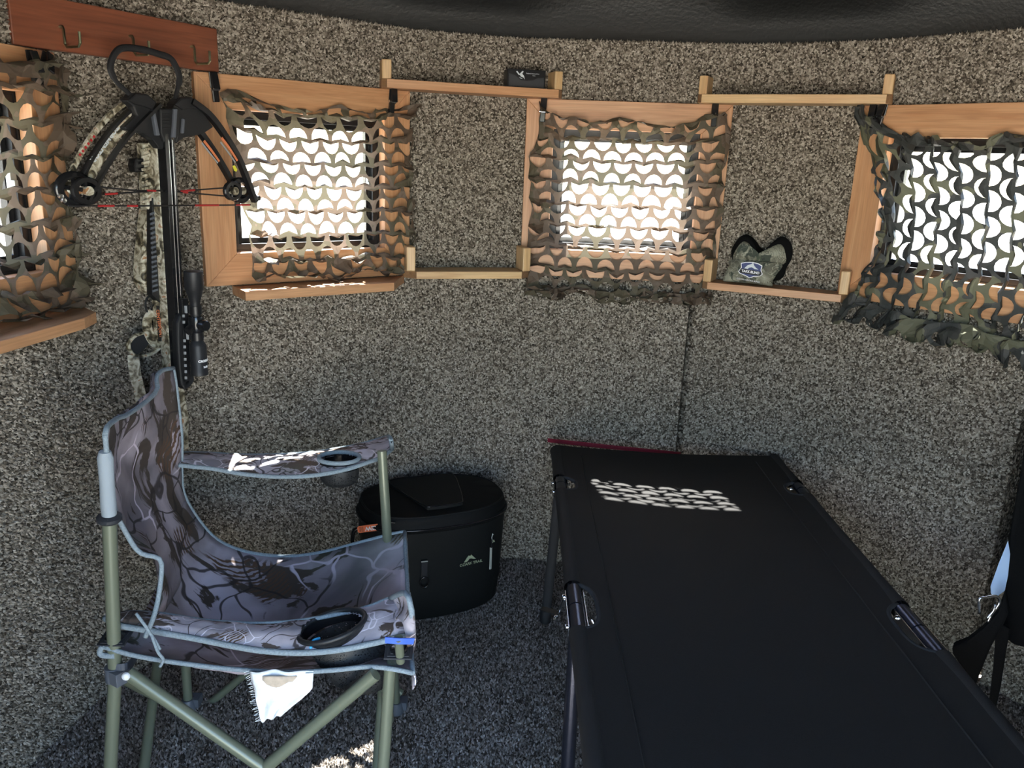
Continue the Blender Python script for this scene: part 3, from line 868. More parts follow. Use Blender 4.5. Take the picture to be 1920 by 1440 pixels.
for i, px, py, rz, lab, op in (
    (0, 57, 128, 6, 'upright black spring clip on the left window frame under the coat rack', False),
    (0, 78, 128, -22, 'tilted black spring clip with a bright open lever, under the coat rack', True),
    (1, 400, 162, 4, 'black spring clip at the top left corner of the frame beside the crossbow', False),
    (1, 733, 186, -6, 'black spring clip on the frame just under the left end of the box shelf', False),
    (2, 1019, 205, -3, 'black spring clip at the top left corner of the middle window frame', False),
    (2, 1339, 213, 0, 'black spring clip at the top right corner of the middle window frame', False),
    (3, 1641, 214, 4, 'left one of two black spring clips on the right window frame corner', False),
    (3, 1656, 213, -8, 'right one of two black spring clips on the right window frame corner', False)):
    w = WINS[i]
    d = ray(px, py); P0 = w.L + w.n * 0.03
    t_ = (P0 - V((0, 0, 0))).dot(w.n) / d.dot(w.n)
    q = C3 + d * t_
    M = Matrix((w.u, V((0, 0, 1)), w.n)).transposed().to_4x4(); M.translation = q - w.n * 0.008
    make_clip(M @ Matrix.Rotation(R_(rz), 4, 'Z'), lab, op)

# ---------------------------------------------------------------- coat rack
RL, RR = V((-1.02, 1.745, 0)), V((-0.769, 2.187, 0))
ru = (RR - RL).normalized(); rn = V((ru.y, -ru.x, 0))
if rn.dot(V((CX, CY, 0)) - RL) < 0: rn = -rn
rl = (RR - RL).length
def rack(a, z, off=0.0):
    q = RL + ru * a + rn * off; return V((q.x, q.y, z))
t = thing('coat_rack', rack(rl / 2, 1.554, -0.02), 'reddish cedar board with three bent brass hooks, up under the roof at left', 'coat rack')
Mr = frame(rack(rl / 2, 1.606, -0.011), ru, V((0, 0, 1)))
MB().box(Mr, rl + 0.004, 0.102, 0.022).build('board', 'red_cedar', t, bevel=0.002, M=Mr)
def rack_hit(px, py, off=0.0):
    d = ray(px, py); P0 = RL + rn * off
    return C3 + d * ((P0 - V((0, 0, 0))).dot(rn) / d.dot(rn))
for (px, py) in ((112, 50), (243, 68), (358, 87)):
    p0 = rack_hit(px, py)
    a = p0 + rn * 0.012; b = a - V((0, 0, 0.040)); c = b + rn * 0.052; e = c + V((0, 0, 0.028))
    path = [p0 - rn * 0.006, p0, a - rn * 0.004, a - V((0, 0, 0.005)), b + V((0, 0, 0.006)), b + rn * 0.006, c - rn * 0.006, c + V((0, 0, 0.006)), e]
    mb = MB().tube(path, 0.0028, 8)
    mb.build('hook', 'brass', t, smooth='auto')

# ---------------------------------------------------------------- wall shelves
def make_shelf(pl, pr, zb, label, cham=0.016, th=0.024, up=0.076, wd='pine'):
    """pl, pr: front corners in plan"""
    pl, pr = V((*pl, 0)), V((*pr, 0)); u = (pr - pl).normalized(); n_ = V((u.y, -u.x, 0))
    if n_.dot(V((CX, CY, 0)) - pl) < 0: n_ = -n_
    t = thing('wall_shelf', V(((pl.x + pr.x) / 2, (pl.y + pr.y) / 2, zb)), label, 'shelf', 'small pine shelves between the windows')
    L = (pr - pl).length; M = frame((pl.x, pl.y, zb), u, -n_); M = Matrix((u, -n_, V((0, 0, 1)))).transposed().to_4x4(); M.translation = V((pl.x, pl.y, zb))
    def back(a):     # distance from the front line to the wall
        lo, hi = 0.0, 0.4
        for _ in range(30):
            md = (lo + hi) / 2; q = pl + u * a - n_ * md
            if math.hypot(q.x - CX, q.y - CY) < RAD - 0.004: lo = md
            else: hi = md
        return lo
    poly = [(0, cham), (cham, 0), (L - cham, 0), (L, cham)]
    poly += [(L - L * k / 8, back(L - L * k / 8)) for k in range(9)]
    Mo = M @ Matrix.Translation((L / 2, 0.04, th / 2))
    MB().prism(poly, M, th).build('shelf_board', wd, t, bevel=0.0012, M=Mo)
    tw = 0.027
    for k, x0 in enumerate((0.0, L - tw)):
        y0 = 0.004 if k == 0 else 0.004
        xa, xb = x0, x0 + tw
        pl2 = [(xa + 0.001, 0.006), (xb, 0.002), (xb, min(back(xb), 0.085)), (xa + 0.001, min(back(xa), 0.085))] if k == 0 else [(xa, 0.002), (xb - 0.001, 0.006), (xb - 0.001, min(back(xb), 0.085)), (xa, min(back(xa), 0.085))]
        Me = M @ Matrix.Translation((x0 + tw / 2, 0.04, th + (up - th) / 2)) @ Matrix.Rotation(R_(-90), 4, 'Y')
        MB().prism(pl2, M, up, th + 0.0003).build('end_block', 'pine', t, bevel=0.003, M=Me)
        # dark grain of the chamfered corner
        cx_ = [(x0, cham), (x0 + cham, 0), (x0 + cham, -0.0006), (x0 - 0.0006, cham)] if k == 0 else [(L - cham, 0), (L, cham), (L + 0.0006, cham), (L - cham, -0.0006)]
        MB().prism(cx_, M, th - 0.0006, 0.0006).build('end_grain', 'endgrain', t, M=M @ Matrix.Translation((x0, 0, 0)))
    return t, M, L
s1, M1, L1 = make_shelf((-0.396, 2.427), (0.119, 2.581), 1.5525, 'narrow pine shelf near the roof carrying the small black box', 0.014, wd='cedar')
s2, M2, L2 = make_shelf((0.511, 2.548), (0.985, 2.318), 1.5525, 'narrow empty pine shelf near the roof, between the middle and right windows', 0.014)
s3, M3, L3 = make_shelf((-0.328, 2.444), (0.046, 2.553), 1.014, 'empty low pine shelf between the two windows left of centre', 0.030, 0.022, 0.095)
s4, M4, L4 = make_shelf((0.572, 2.520), (0.955, 2.343), 1.008, 'low pine shelf holding the camo rest bag, right of the middle window', 0.018, 0.022, 0.090, wd='cedar')

# ---------------------------------------------------------------- small black box on the first shelf
t = thing('cartridge_box', M1 @ V((L1 - 0.118, 0.06, 0.024)), 'small black cardboard box with silver animal emblem on the pine shelf', 'box')
Mb = M1 @ Matrix.Translation((L1 - 0.106, 0.052, 0.024 + 0.0265)) @ Matrix.Rotation(R_(-4), 4, 'Z')
MB().box(Mb, 0.116, 0.052, 0.052).build('carton', 'blackbox', t, bevel=0.0012, M=Mb)
Mf = Mb @ Matrix.Translation((0, -0.0264, 0)) @ Matrix.Rotation(R_(90), 4, 'X')
poly = [(-0.053, -0.023), (0.053, -0.023), (0.053, 0.006), (0.035, 0.004), (0.02, -0.003), (0.0, -0.006), (-0.02, -0.003), (-0.035, 0.008), (-0.053, 0.013)]
MB().prism(poly, Mf, 0.0006).build('front_label', 'palebox', t)
em = MB()
for pl_ in ([(-0.033, 0.019), (-0.029, 0.020), (-0.020, 0.010), (-0.024, 0.009)], [(-0.022, 0.012), (-0.014, 0.021), (-0.010, 0.020), (-0.014, 0.013), (-0.008, 0.007), (-0.006, -0.002), (-0.010, 0.003), (-0.018, 0.005)], [(-0.024, 0.004), (-0.016, 0.001), (-0.012, -0.001), (-0.018, -0.0005)]):
    em.prism(pl_, Mf, 0.0016, 0.0008)
em.build('silver_emblem', 'silverprint', t)
text('lettering', 'Federal Ammunition', Mf @ Matrix.Translation((0.018, 0.015, 0.001)), 0.0048, 'silverprint', t)
text('lettering', 'Classic', Mf @ Matrix.Translation((0.022, 0.0095, 0.001)), 0.0032, 'silverprint', t)

# ---------------------------------------------------------------- camo rest bag on the low shelf
Mg = M4 @ Matrix.Translation((0.150, 0.052, 0.022)) @ Matrix.Rotation(R_(-3), 4, 'Z')
t = thing('shooting_rest_bag', Mg.translation, 'small camo shooting rest bag with black rabbit-ear top and printed emblem, on low shelf', 'bag')
def sack(Mx, w_, h_, d_, name, mat, outline, lean=0.0, nz=0.004, seed=1, prnt=None):
    """pillow from an outline: front and back shells bulging from a seam"""
    n_ = len(outline); rings = 7; vs = []; fs = []
    cx = sum(p[0] for p in outline) / n_; cy = sum(p[1] for p in outline) / n_
    def P(k, q, side):
        f = q / rings
        x = cx + (outline[k][0] - cx) * (1 - f); y = cy + (outline[k][1] - cy) * (1 - f)
        z = side * d_ / 2 * math.sqrt(max(0, 1 - (1 - f) ** 2.6))
        nn = noise.noise(V((x * 40, y * 40, seed))) * nz * (f > 0)
        return Mx @ V((x, y, z + nn + lean * y))
    mb = MB()
    for side in (1, -1):
        vs = [P(k, q, side) for q in range(rings) for k in range(n_)] + [Mx @ V((cx, cy, side * d_ / 2 + lean * cy))]
        fs = [(q * n_ + k, q * n_ + (k + 1) % n_, (q + 1) * n_ + (k + 1) % n_, (q + 1) * n_ + k) for q in range(rings - 1) for k in range(n_)]
        fs += [((rings - 1) * n_ + k, (rings - 1) * n_ + (k + 1) % n_, rings * n_) for k in range(n_)]
        if side < 0: fs = [f[::-1] for f in fs]
        mb.add(vs, fs)
    return mb.build(name, mat, prnt, smooth=True)
Mv = Mg @ Matrix.Rotation(R_(90), 4, 'X')       # x right, y up, z towards the room
def outl(pts, k=4): 
    return [(p.x, p.y) for p in smooth_path([V((x, y, 0)) for x, y in pts], k, True)]
ears = outl([(-0.066, 0.055), (-0.082, 0.075), (-0.084, 0.108), (-0.060, 0.150), (-0.030, 0.152), (0.000, 0.118), (0.030, 0.108), (0.045, 0.145), (0.070, 0.158), (0.096, 0.135), (0.102, 0.095), (0.090, 0.060), (0.075, 0.020), (0.0, 0.006), (-0.05, 0.010)])
Msh = Mv @ Matrix.Translation((0.0, 0.002, -0.012))
sack(Msh, 0, 0, 0.062, 'fleece_ears', 'fleece', [(x * 0.97, y * 0.93) for x, y in ears], prnt=t, seed=3)
front = outl([(-0.068, 0.072), (-0.066, 0.105), (-0.046, 0.134), (-0.026, 0.128), (-0.012, 0.104), (0.012, 0.090), (0.036, 0.098), (0.050, 0.128), (0.070, 0.134), (0.084, 0.112), (0.084, 0.074), (0.0, 0.066)])
sack(Mv @ Matrix.Translation((0, 0, 0.016)), 0, 0, 0.032, 'upper_panel', 'bagcamo', [(x * 0.97, y * 0.95) for x, y in front], prnt=t, seed=5)
body = outl([(-0.074, 0.070), (-0.078, 0.050), (-0.090, 0.012), (-0.088, 0.002), (-0.070, 0.001), (0.0, 0.003), (0.050, 0.001), (0.060, 0.003), (0.058, 0.016), (0.066, 0.036), (0.078, 0.072), (0.0, 0.077)])
sack(Mv @ Matrix.Translation((0, 0.002, 0.026)), 0, 0, 0.046, 'lower_pouch', 'bagcamo', [(x, max(y, 0.0) * 0.98) for x, y in body], prnt=t, seed=8)
Me = Mv @ Matrix.Translation((-0.004, 0.047, 0.0515)) @ Matrix.Rotation(R_(-3), 4, 'Z') @ Matrix.Rotation(R_(-4), 4, 'X')
def flat(name, poly, z0, z1, mat): return MB().prism(poly, Me, z1, z0).build(name, mat, t)
sh = [(-0.036, -0.008), (-0.030, 0.006), (-0.033, 0.018), (-0.020, 0.023), (0.0, 0.026), (0.018, 0.024), (0.031, 0.019), (0.030, 0.006), (0.036, -0.006), (0.030, -0.013), (0.012, -0.017), (0.0, -0.023), (-0.013, -0.018), (-0.032, -0.013)]
flat('emblem_edge', sh, 0.0, 0.0015, 'white')
flat('emblem_field', [(x * 0.93, y * 0.90) for x, y in sh], 0.0015, 0.0022, 'navy')
flat('emblem_banner', [(-0.034, -0.008), (-0.030, 0.002), (0.031, 0.001), (0.034, -0.006), (0.029, -0.012), (-0.030, -0.011)], 0.0022, 0.0030, 'blackbox')
flat('emblem_antler', [(-0.020, 0.004), (-0.012, 0.014), (-0.002, 0.019), (0.003, 0.024), (0.008, 0.015), (0.014, 0.010), (0.022, 0.006), (0.010, 0.006), (0.002, 0.010), (-0.006, 0.008), (-0.010, 0.003)], 0.0022, 0.0030, 'silverprint')
text('emblem_lettering', 'TAKK BLIND', Me @ Matrix.Translation((0, -0.0045, 0.0032)), 0.0098, 'white', t, xs=0.95, bold=0.0003)
text('emblem_lettering', 'CUSTOM HUNTING BLINDS', Mv @ Matrix.Translation((-0.008, 0.0175, 0.0560)) @ Matrix.Rotation(R_(-4), 4, 'Z') @ Matrix.Rotation(R_(-10), 4, 'X'), 0.0066, 'white', t, xs=0.85)

# ---------------------------------------------------------------- crossbow hanging from the middle hook
cn = rn.copy(); cu_ = ru.copy(); up = V((0, 0, 1))
BOFF = 0.078
def B(px, py, off=0.0):          # point of the bow in the layer `off` in front of its limb plane
    d = ray(px, py); P0 = RL + rn * (BOFF + off)
    return C3 + d * (P0.dot(rn) / d.dot(rn))
bow = thing('crossbow', B(330, 740), 'camouflage compound crossbow with scope, hanging nose up from the middle brass hook', 'crossbow')
def bmat(px, py, off=0.0, rot=0.0):
    M = Matrix((cu_, up, cn)).transposed().to_4x4(); M.translation = B(px, py, off)
    return M @ Matrix.Rotation(R_(rot), 4, 'Z')
def bpoly(pts, off0, off1, name, mat, bevel=0.0015, par=bow, smooth=False):
    q = MB(); c = []
    P0 = [B(x, y, (off0 + off1) / 2) for x, y in pts]
    n_ = len(P0)
    h = (off1 - off0) / 2
    q.add([p - cn * h for p in P0] + [p + cn * h for p in P0], [tuple(range(n_))[::-1], tuple(range(n_, 2 * n_))] + [(i, (i + 1) % n_, n_ + (i + 1) % n_, n_ + i) for i in range(n_)])
    return q.build(name, mat, par, bevel=bevel)
# stirrup
st = smooth_path([B(x, y, 0.0) for x, y in ((258, 190), (236, 170), (216, 150), (207, 122), (224, 92), (262, 92), (300, 102), (322, 112), (336, 142), (333, 166), (328, 186))], 5)
MB().tube(st, [0.0075 if 10 < i < 44 else 0.0055 for i in range(len(st))], 8, flat=0.8, up=cn).build('stirrup', 'blackplastic', bow, smooth='auto')
# riser: two wings, centre block, pockets
lw = [(232, 190), (240, 176), (258, 174), (274, 183), (288, 200), (300, 250), (306, 280), (292, 278), (280, 262), (262, 250), (230, 244), (226, 238), (250, 216), (244, 200)]
bpoly(lw, -0.016, 0.008, 'riser', 'blackplastic', 0.003)
rw = [(316, 205), (322, 190), (336, 184), (352, 184), (364, 194), (372, 208), (394, 238), (376, 250), (356, 255), (338, 258), (326, 268), (316, 268)]
bpoly(rw, -0.016, 0.010, 'riser', 'blackplastic', 0.003)
bpoly([(291, 203), (327, 203), (329, 250), (322, 268), (300, 268), (292, 250)], -0.018, 0.016, 'riser_block', 'blackplastic', 0.004)
for k in range(5):
    MB().tube([B(304, 214 + k * 6.5, 0.0165), B(318, 214 + k * 6.5, 0.0165)], 0.0014, 6).build('grip_rib', 'clothblack', bow)
bpoly([(283, 206), (288, 206), (298, 254), (291, 254)], 0.008, 0.018, 'riser_rib', 'hubplastic', 0.0015)
bpoly([(324, 204), (330, 204), (327, 258), (320, 258)], 0.010, 0.022, 'riser_rib', 'hubplastic', 0.0015)
bpoly([(341, 222), (346, 224), (344, 250), (339, 250)], 0.010, 0.016, 'riser_rib', 'hubplastic', 0.0015)
# pockets where the limbs enter
bpoly([(231, 188), (246, 175), (268, 176), (286, 192), (278, 206), (262, 200), (246, 196)], -0.020, 0.014, 'limb_pocket', 'blackplastic', 0.004)
bpoly([(318, 196), (330, 184), (350, 181), (366, 192), (372, 206), (350, 204), (334, 206)], -0.020, 0.014, 'limb_pocket', 'blackplastic', 0.004)
# limbs: two blades a side, wide edge-on faces
def limb(path, name, label, wid, face):
    pts = smooth_path([B(x, y, o) for x, y, o in path], 5)
    q = MB().tube(pts, [wid] * len(pts), 4, flat=2.6, up=cn)
    return q.build(name, face, bow)
def blade(path, half, d0, d1, matn):
    """limb blade: px centre line, half width in metres across the plane, depth layers"""
    pts = smooth_path([B(x, y, 0) for x, y in path], 5); k = len(pts); vs = []
    for i in range(k):
        T = (pts[min(i + 1, k - 1)] - pts[max(i - 1, 0)]).normalized(); nn = T.cross(cn).normalized()
        hw = half * (1.0 - 0.25 * i / k)
        for s_, o_ in ((-1, d0), (1, d0), (1, d1), (-1, d1)): vs.append(pts[i] + nn * hw * s_ + cn * o_)
    fs = [(i * 4 + j, i * 4 + (j + 1) % 4, i * 4 + 4 + (j + 1) % 4, i * 4 + 4 + j) for i in range(k - 1) for j in range(4)] + [(0, 1, 2, 3), tuple((k - 1) * 4 + j for j in (3, 2, 1, 0))]
    return MB().add(vs, fs).build('limb', matn, bow)
Lp = [(282, 190), (250, 207), (213, 245), (181, 292), (155, 345), (140, 378)]
Lq = [(292, 196), (262, 226), (229, 260), (200, 300), (176, 342), (158, 376)]
blade(Lp, 0.0035, -0.020, -0.004, 'limbblack'); blade(Lq, 0.0035, 0.004, 0.020, 'limbblack')
blade([(x + 10, y + 6) for x, y in Lp], 0.0125, -0.018, -0.008, 'limb')
blade([(x - 14, y - 6) for x, y in Lp[:5]], 0.006, -0.030, -0.022, 'limb')
Rp = [(352, 190), (384, 214), (412, 250), (440, 296), (458, 340), (472, 378)]
Rq = [(344, 212), (376, 242), (404, 280), (426, 316), (446, 352), (462, 380)]
blade(Rp, 0.0070, 0.004, 0.020, 'limbblack'); blade(Rq, 0.0065, -0.020, -0.004, 'limbblack')
blade([(404, 258), (418, 276), (434, 301)], 0.0035, 0.0205, 0.0212, 'orange')
blade([(402, 266), (415, 283), (430, 304)], 0.0022, 0.0205, 0.0215, 'greydecal')
blade([(384, 264), (398, 282), (413, 303)], 0.0035, -0.0035, -0.0028, 'orange')
blade([(380, 268), (394, 286), (410, 306)], 0.0022, -0.0035, -0.0025, 'greydecal')
bpoly([(436, 311), (440, 310), (445, 318), (443, 322), (439, 320)], 0.0205, 0.0215, 'decal', 'yellow', 0)
# lettering on the left limb
a_ = B(178, 300, 0.0); b_ = B(222, 238, 0.0); ex = (a_ - b_).normalized()
Mt = Matrix((ex, cn.cross(ex), cn)).transposed().to_4x4(); Mt.translation = (a_ + b_) / 2 + cn * (-0.0072) + (cn.cross(ex)) * -0.000
text('limb_lettering', 'TORMENTOR', Mt, 0.0165, 'silverprint', bow, xs=1.0, bold=0.0006)
dots = MB()
for k in range(6):
    dots.prism([(-.0025, -.0025), (.0025, -.0025), (.0025, .0025), (-.0025, .0025)], bmat(150 + k * 5.2, 290 - k * 6.8, -0.0215, 45), 0.001)
dots.build('red_lettering', 'redstring', bow)
# cams at the limb tips
def cam_wheel(px, py, r, off, name='cam_wheel'):
    M = bmat(px, py, off)
    prof = [(r * 0.62, -0.006), (r * 0.92, -0.006), (r, -0.0035), (r * 0.93, 0.0), (r, 0.0035), (r * 0.92, 0.006), (r * 0.62, 0.006)]
    q = MB(); n_ = 28; vs = []
    for rr_, z in prof:
        for j in range(n_):
            a = 2 * math.pi * j / n_
            vs.append(M @ V((rr_ * math.cos(a) * 1.0, rr_ * math.sin(a) * 0.86, z)))
    k = len(prof)
    fs = [(i * n_ + j, i * n_ + (j + 1) % n_, ((i + 1) % k) * n_ + (j + 1) % n_, ((i + 1) % k) * n_ + j) for i in range(k) for j in range(n_)]
    q.add(vs, fs)
    for a in (20, 95, 165, 250, 310):
        q.tube([M, ] and [M @ V((r * 0.15 * math.cos(R_(a)), r * 0.15 * math.sin(R_(a)), 0)), M @ V((r * 0.75 * math.cos(R_(a)), r * 0.66 * math.sin(R_(a)), 0))], 0.0045, 6)
    o = q.build(name, 'glossblack', bow, smooth='auto')
    MB().lathe([(0.010, -0.012), (0.010, 0.012)], M, 14).build('cam_hub', 'limb', o, smooth='auto')
    return o
cw = cam_wheel(140, 355, 0.043, 0.0); cam_wheel(162, 358, 0.034, 0.013)
cam_wheel(450, 357, 0.038, 0.0); cam_wheel(436, 358, 0.028, 0.012)
for px, py in ((153, 372), (113, 368), (118, 376)):
    MB().lathe([(0.0045, -0.003), (0.0060, 0.004), (0.0045, 0.0065), (0.0, 0.0068)], bmat(px, py, 0.006), 16).build('axle_bolt', 'chrome', bow, smooth='auto')
MB().lathe([(0.006, -0.012), (0.006, 0.022), (0.0, 0.024)], bmat(475, 371, 0.0), 16).build('axle_bolt', 'chrome', bow, smooth='auto')
# string and cables
def cord(pts, red, off=0.0, r=0.0018):
    P_ = [B(x, y, o) for x, y, o in pts]
    MB().tube(P_, r, 6).build('bow_string', 'string', bow)
    for (x0, x1) in red:
        for a, b in zip(pts, pts[1:]):
            if a[0] <= x0 and x1 <= b[0]:
                f0 = (x0 - a[0]) / (b[0] - a[0]); f1 = (x1 - a[0]) / (b[0] - a[0])
                A_ = V(a).lerp(V(b), f0); Z_ = V(a).lerp(V(b), f1)
                MB().tube([B(*A_), B(*Z_)], r * 1.35, 6).build('red_serving', 'redstring', bow)
cord([(128, 386, 0.006), (296, 386, 0.022), (470, 384, 0.006)], [(183, 214), (238, 258), (365, 410), (442, 468)])
cord([(162, 348, 0.0), (250, 357, 0.0), (304, 358, 0.0)], [(246, 262), (275, 292)])
cord([(168, 366, 0.01), (246, 361, 0.0), (304, 357, 0.0)], [(196, 220)])
cord([(322, 360, 0.0), (370, 356, 0.0), (425, 352, 0.0)], [(338, 365)])
cord([(322, 358, 0.0), (370, 363, 0.0), (450, 370, 0.0)], [(342, 352)])
# rail (barrel) and stock, nearly upright
def rail_x(y): return 309 + (y - 250) * (336 - 309) / 460.0
rp = lambda y, dx, off: B(rail_x(y) + dx, y, off)
def rail_strip(y0, y1, dx0, dx1, o0, o1, name, mat, bevel=0.001):
    vs = []
    for y in (y0, y1):
        for dx, o in ((dx0, o0), (dx1, o0), (dx1, o1), (dx0, o1)): 
            base = rp(y, 0, 0.0); wv_ = (dx) / 1000.0
            vs.append(base + cu_ * wv_ + cn * o)
    fs = [(0, 1, 2, 3), (7, 6, 5, 4)] + [(j, 4 + j, 4 + (j + 1) % 4, (j + 1) % 4) for j in range(4)]
    return MB().add(vs, fs).build(name, mat, bow, bevel=bevel)
rail_strip(250, 710, -13, -2.5, -0.012, 0.016, 'rail', 'glossblack')
rail_strip(250, 690, 2.5, 13, -0.012, 0.016, 'rail', 'glossblack')
rail_strip(250, 700, -3, 3, -0.012, 0.009, 'rail_groove', 'blackplastic', 0)
rail_strip(262, 640, -3.6, -2.6, 0.0158, 0.0168, 'rail_edge', 'chrome', 0)
rail_strip(262, 640, 5.5, 6.5, 0.0158, 0.0168, 'rail_edge', 'chrome', 0)
# camo forestock seen from its side
rail_strip(268, 700, -14, 12, -0.045, -0.012, 'forestock', 'limb', 0.003)
bpoly([(262, 268), (285, 268), (292, 392), (270, 392)], -0.075, -0.045, 'foregrip', 'limb', 0.004)
for k in range(9):
    bpoly([(266, 280 + k * 12), (286, 274 + k * 12), (287, 279 + k * 12), (267, 285 + k * 12)], -0.0448, -0.038, 'grip_ridge', 'ragwhite' if False else 'limb', 0.001)
bpoly([(247, 297), (270, 296), (271, 322), (248, 323), (245, 310)], -0.075, -0.050, 'sight_bracket', 'glossblack', 0.003)
bpoly([(268, 390), (292, 392), (296, 545), (284, 552), (268, 548), (258, 530), (256, 500)], -0.098, -0.060, 'foregrip', 'limb', 0.006)
pr_ = bpoly([(280, 372), (288, 366), (292, 400), (300, 562), (296, 568), (280, 552)], -0.056, -0.036, 'accessory_rail', 'blackmetal', 0.001)
for k in range(17):
    y = 400 + k * 9
    bpoly([(281 + k * 0.3, y), (289 + k * 0.4, y - 3), (289 + k * 0.4, y + 1), (281 + k * 0.3, y + 4)], -0.036, -0.033, 'rail_slot', 'hubplastic', 0)
# trigger group, pistol grip, stock
tg = smooth_path([B(x, y, -0.06) for x, y in ((286, 552), (275, 560), (273, 575), (279, 588), (296, 590))], 4)
MB().tube(tg, 0.0026, 6).build('trigger_guard', 'blackplastic', bow, smooth='auto')
MB().tube(smooth_path([B(x, y, -0.05) for x, y in ((292, 570), (286, 574), (284, 582))], 3), 0.002, 6).build('trigger', 'glossblack', bow)
gp = smooth_path([B(x, y, -0.060) for x, y in ((286, 585), (276, 600), (278, 622), (288, 640), (300, 648))], 4)
MB().tube(gp, [0.011, 0.0115, 0.012, 0.012, 0.012, 0.0125, 0.013, 0.013, 0.0135, 0.013, 0.013, 0.013, 0.013, 0.013, 0.012, 0.012, 0.011][:len(gp)], 8, flat=0.7, up=cn).build('pistol_grip', 'limb', bow, smooth='auto')
bpoly([(288, 562), (306, 566), (314, 640), (302, 648), (292, 630)], -0.058, -0.040, 'stock_side', 'limb', 0.003)
bpoly([(293, 573), (300, 573), (304, 640), (297, 640)], -0.040, -0.0385, 'side_label', 'blackbox', 0)
text('side_lettering', 'CENTERPOINT', bmat(298.5, 607, -0.0380, -87), 0.011, 'orange', bow, xs=0.95)
bpoly([(304, 690), (324, 690), (338, 735), (345, 780), (345, 840), (332, 840), (322, 780)], -0.060, -0.020, 'buttstock', 'limb', 0.004)
# cheek piece and scope rail
ck = [(334, 588), (327, 604), (327, 640), (330, 690), (334, 722), (344, 728), (352, 716), (350, 660), (346, 610), (342, 590)]
bpoly(ck, 0.012, 0.034, 'cheek_piece', 'blackplastic', 0.005)
bpoly([(338, 560), (350, 560), (354, 712), (345, 716)], 0.028, 0.040, 'scope_rail', 'blackmetal', 0.001)
for k in range(11):
    y = 590 + k * 11.6
    if 612 < y < 634: continue
    bpoly([(342 + k * 0.45, y), (346 + k * 0.45, y), (346 + k * 0.45, y + 5), (342 + k * 0.45, y + 5)], 0.040, 0.042, 'rail_slot', 'greydecal', 0)
bpoly([(344, 700), (358, 700), (360, 712), (352, 724), (342, 730), (336, 724)], 0.012, 0.034, 'buttplate', 'blackplastic', 0.004)
# telescopic sight
sc0, sc1 = B(362, 508, 0.062), B(374, 702, 0.062)
ax_ = (sc1 - sc0).normalized(); SL = (sc1 - sc0).length
Ms = frame(sc0, ax_, cn); Ms = Matrix((ax_.cross(cn).normalized(), cn, ax_)).transposed().to_4x4(); 
zx = ax_; zy = (cn - zx * cn.dot(zx)).normalized(); zz_ = zy.cross(zx)
Ms = Matrix((zz_, zy, zx)).transposed().to_4x4(); Ms.translation = sc0
S = SL
scope = MB().lathe([(0.0195, 0), (0.0215, 0.001), (0.0215, S * 0.17), (0.0195, S * 0.18), (0.0125, S * 0.285), (0.0115, S * 0.30), (0.0115, S * 0.66), (0.0125, S * 0.66), (0.0185, S * 0.70), (0.0200, S * 0.72), (0.0200, S * 0.955), (0.0208, S * 0.96), (0.0208, S), (0.017, S), (0.017, S * 0.99)], Ms, 28)
sco = scope.build('scope_tube', 'blackplastic', bow, smooth='auto')
MB().lathe([(0.018, 0.002), (0.0, 0.004)], Ms, 20).build('scope_lens', 'glossblack', sco)
for f in (0.33, 0.585):
    Mq = Ms @ Matrix.Translation((0, 0, S * f))
    q = MB().lathe([(0.0145, 0), (0.0145, S * 0.075)], Mq, 20)
    q.box(Mq @ Matrix.Translation((0, -0.019, S * 0.037)), 0.018, 0.016, S * 0.075)
    q.build('scope_ring', 'blackmetal', bow, smooth='auto')
    MB().box(Mq @ Matrix.Translation((-0.012, -0.021, S * 0.037)), 0.003, 0.010, S * 0.07).build('ring_clamp', 'greydecal', bow)
MB().lathe([(0.017, 0), (0.019, S * 0.03), (0.019, S * 0.12), (0.017, S * 0.15)], Ms @ Matrix.Translation((0, 0, S * 0.43)), 20).build('turret_body', 'glossblack', bow, smooth='auto')
Mq = Ms @ Matrix.Translation((0, 0, S * 0.505))
MB().lathe([(0.0125, 0), (0.0125, 0.034), (0.011, 0.036), (0, 0.036)], Mq @ Matrix.Rotation(R_(-90), 4, 'X'), 20).build('turret_cap', 'glossblack', bow, smooth='auto')
MB().lathe([(0.012, 0), (0.012, 0.030), (0.010, 0.031), (0, 0.031)], Mq @ Matrix.Rotation(R_(-60), 4, 'Y'), 20).build('turret_cap', 'glossblack', bow, smooth='auto')
# lettering wrapped on the eyepiece
viewdir = (C3 - (sc0 + sc1) / 2).normalized()
vd = (viewdir - ax_ * viewdir.dot(ax_)).normalized(); sd = vd.cross(ax_).normalized()
if sd.dot(V((1, 0, 0))) < 0: sd = -sd
def wrap(r):
    def f(co):
        a = (co.x / r) + 0.85
        return V((math.sin(a) * (r + co.z), co.y, math.cos(a) * (r + co.z)))
    return f
Mw = Matrix((sd, -ax_, vd)).transposed().to_4x4(); Mw.translation = sc0 + ax_ * S * 0.855
text('scope_lettering', 'CROSMAN', Mw, 0.0075, 'white', bow, bend=wrap(0.0203), bold=0.0004)
Mw2 = Mw.copy(); Mw2.translation = sc0 + ax_ * S * 0.915
text('scope_lettering', '3x32', Mw2, 0.0065, 'white', bow, bend=wrap(0.0203), bold=0.0003)
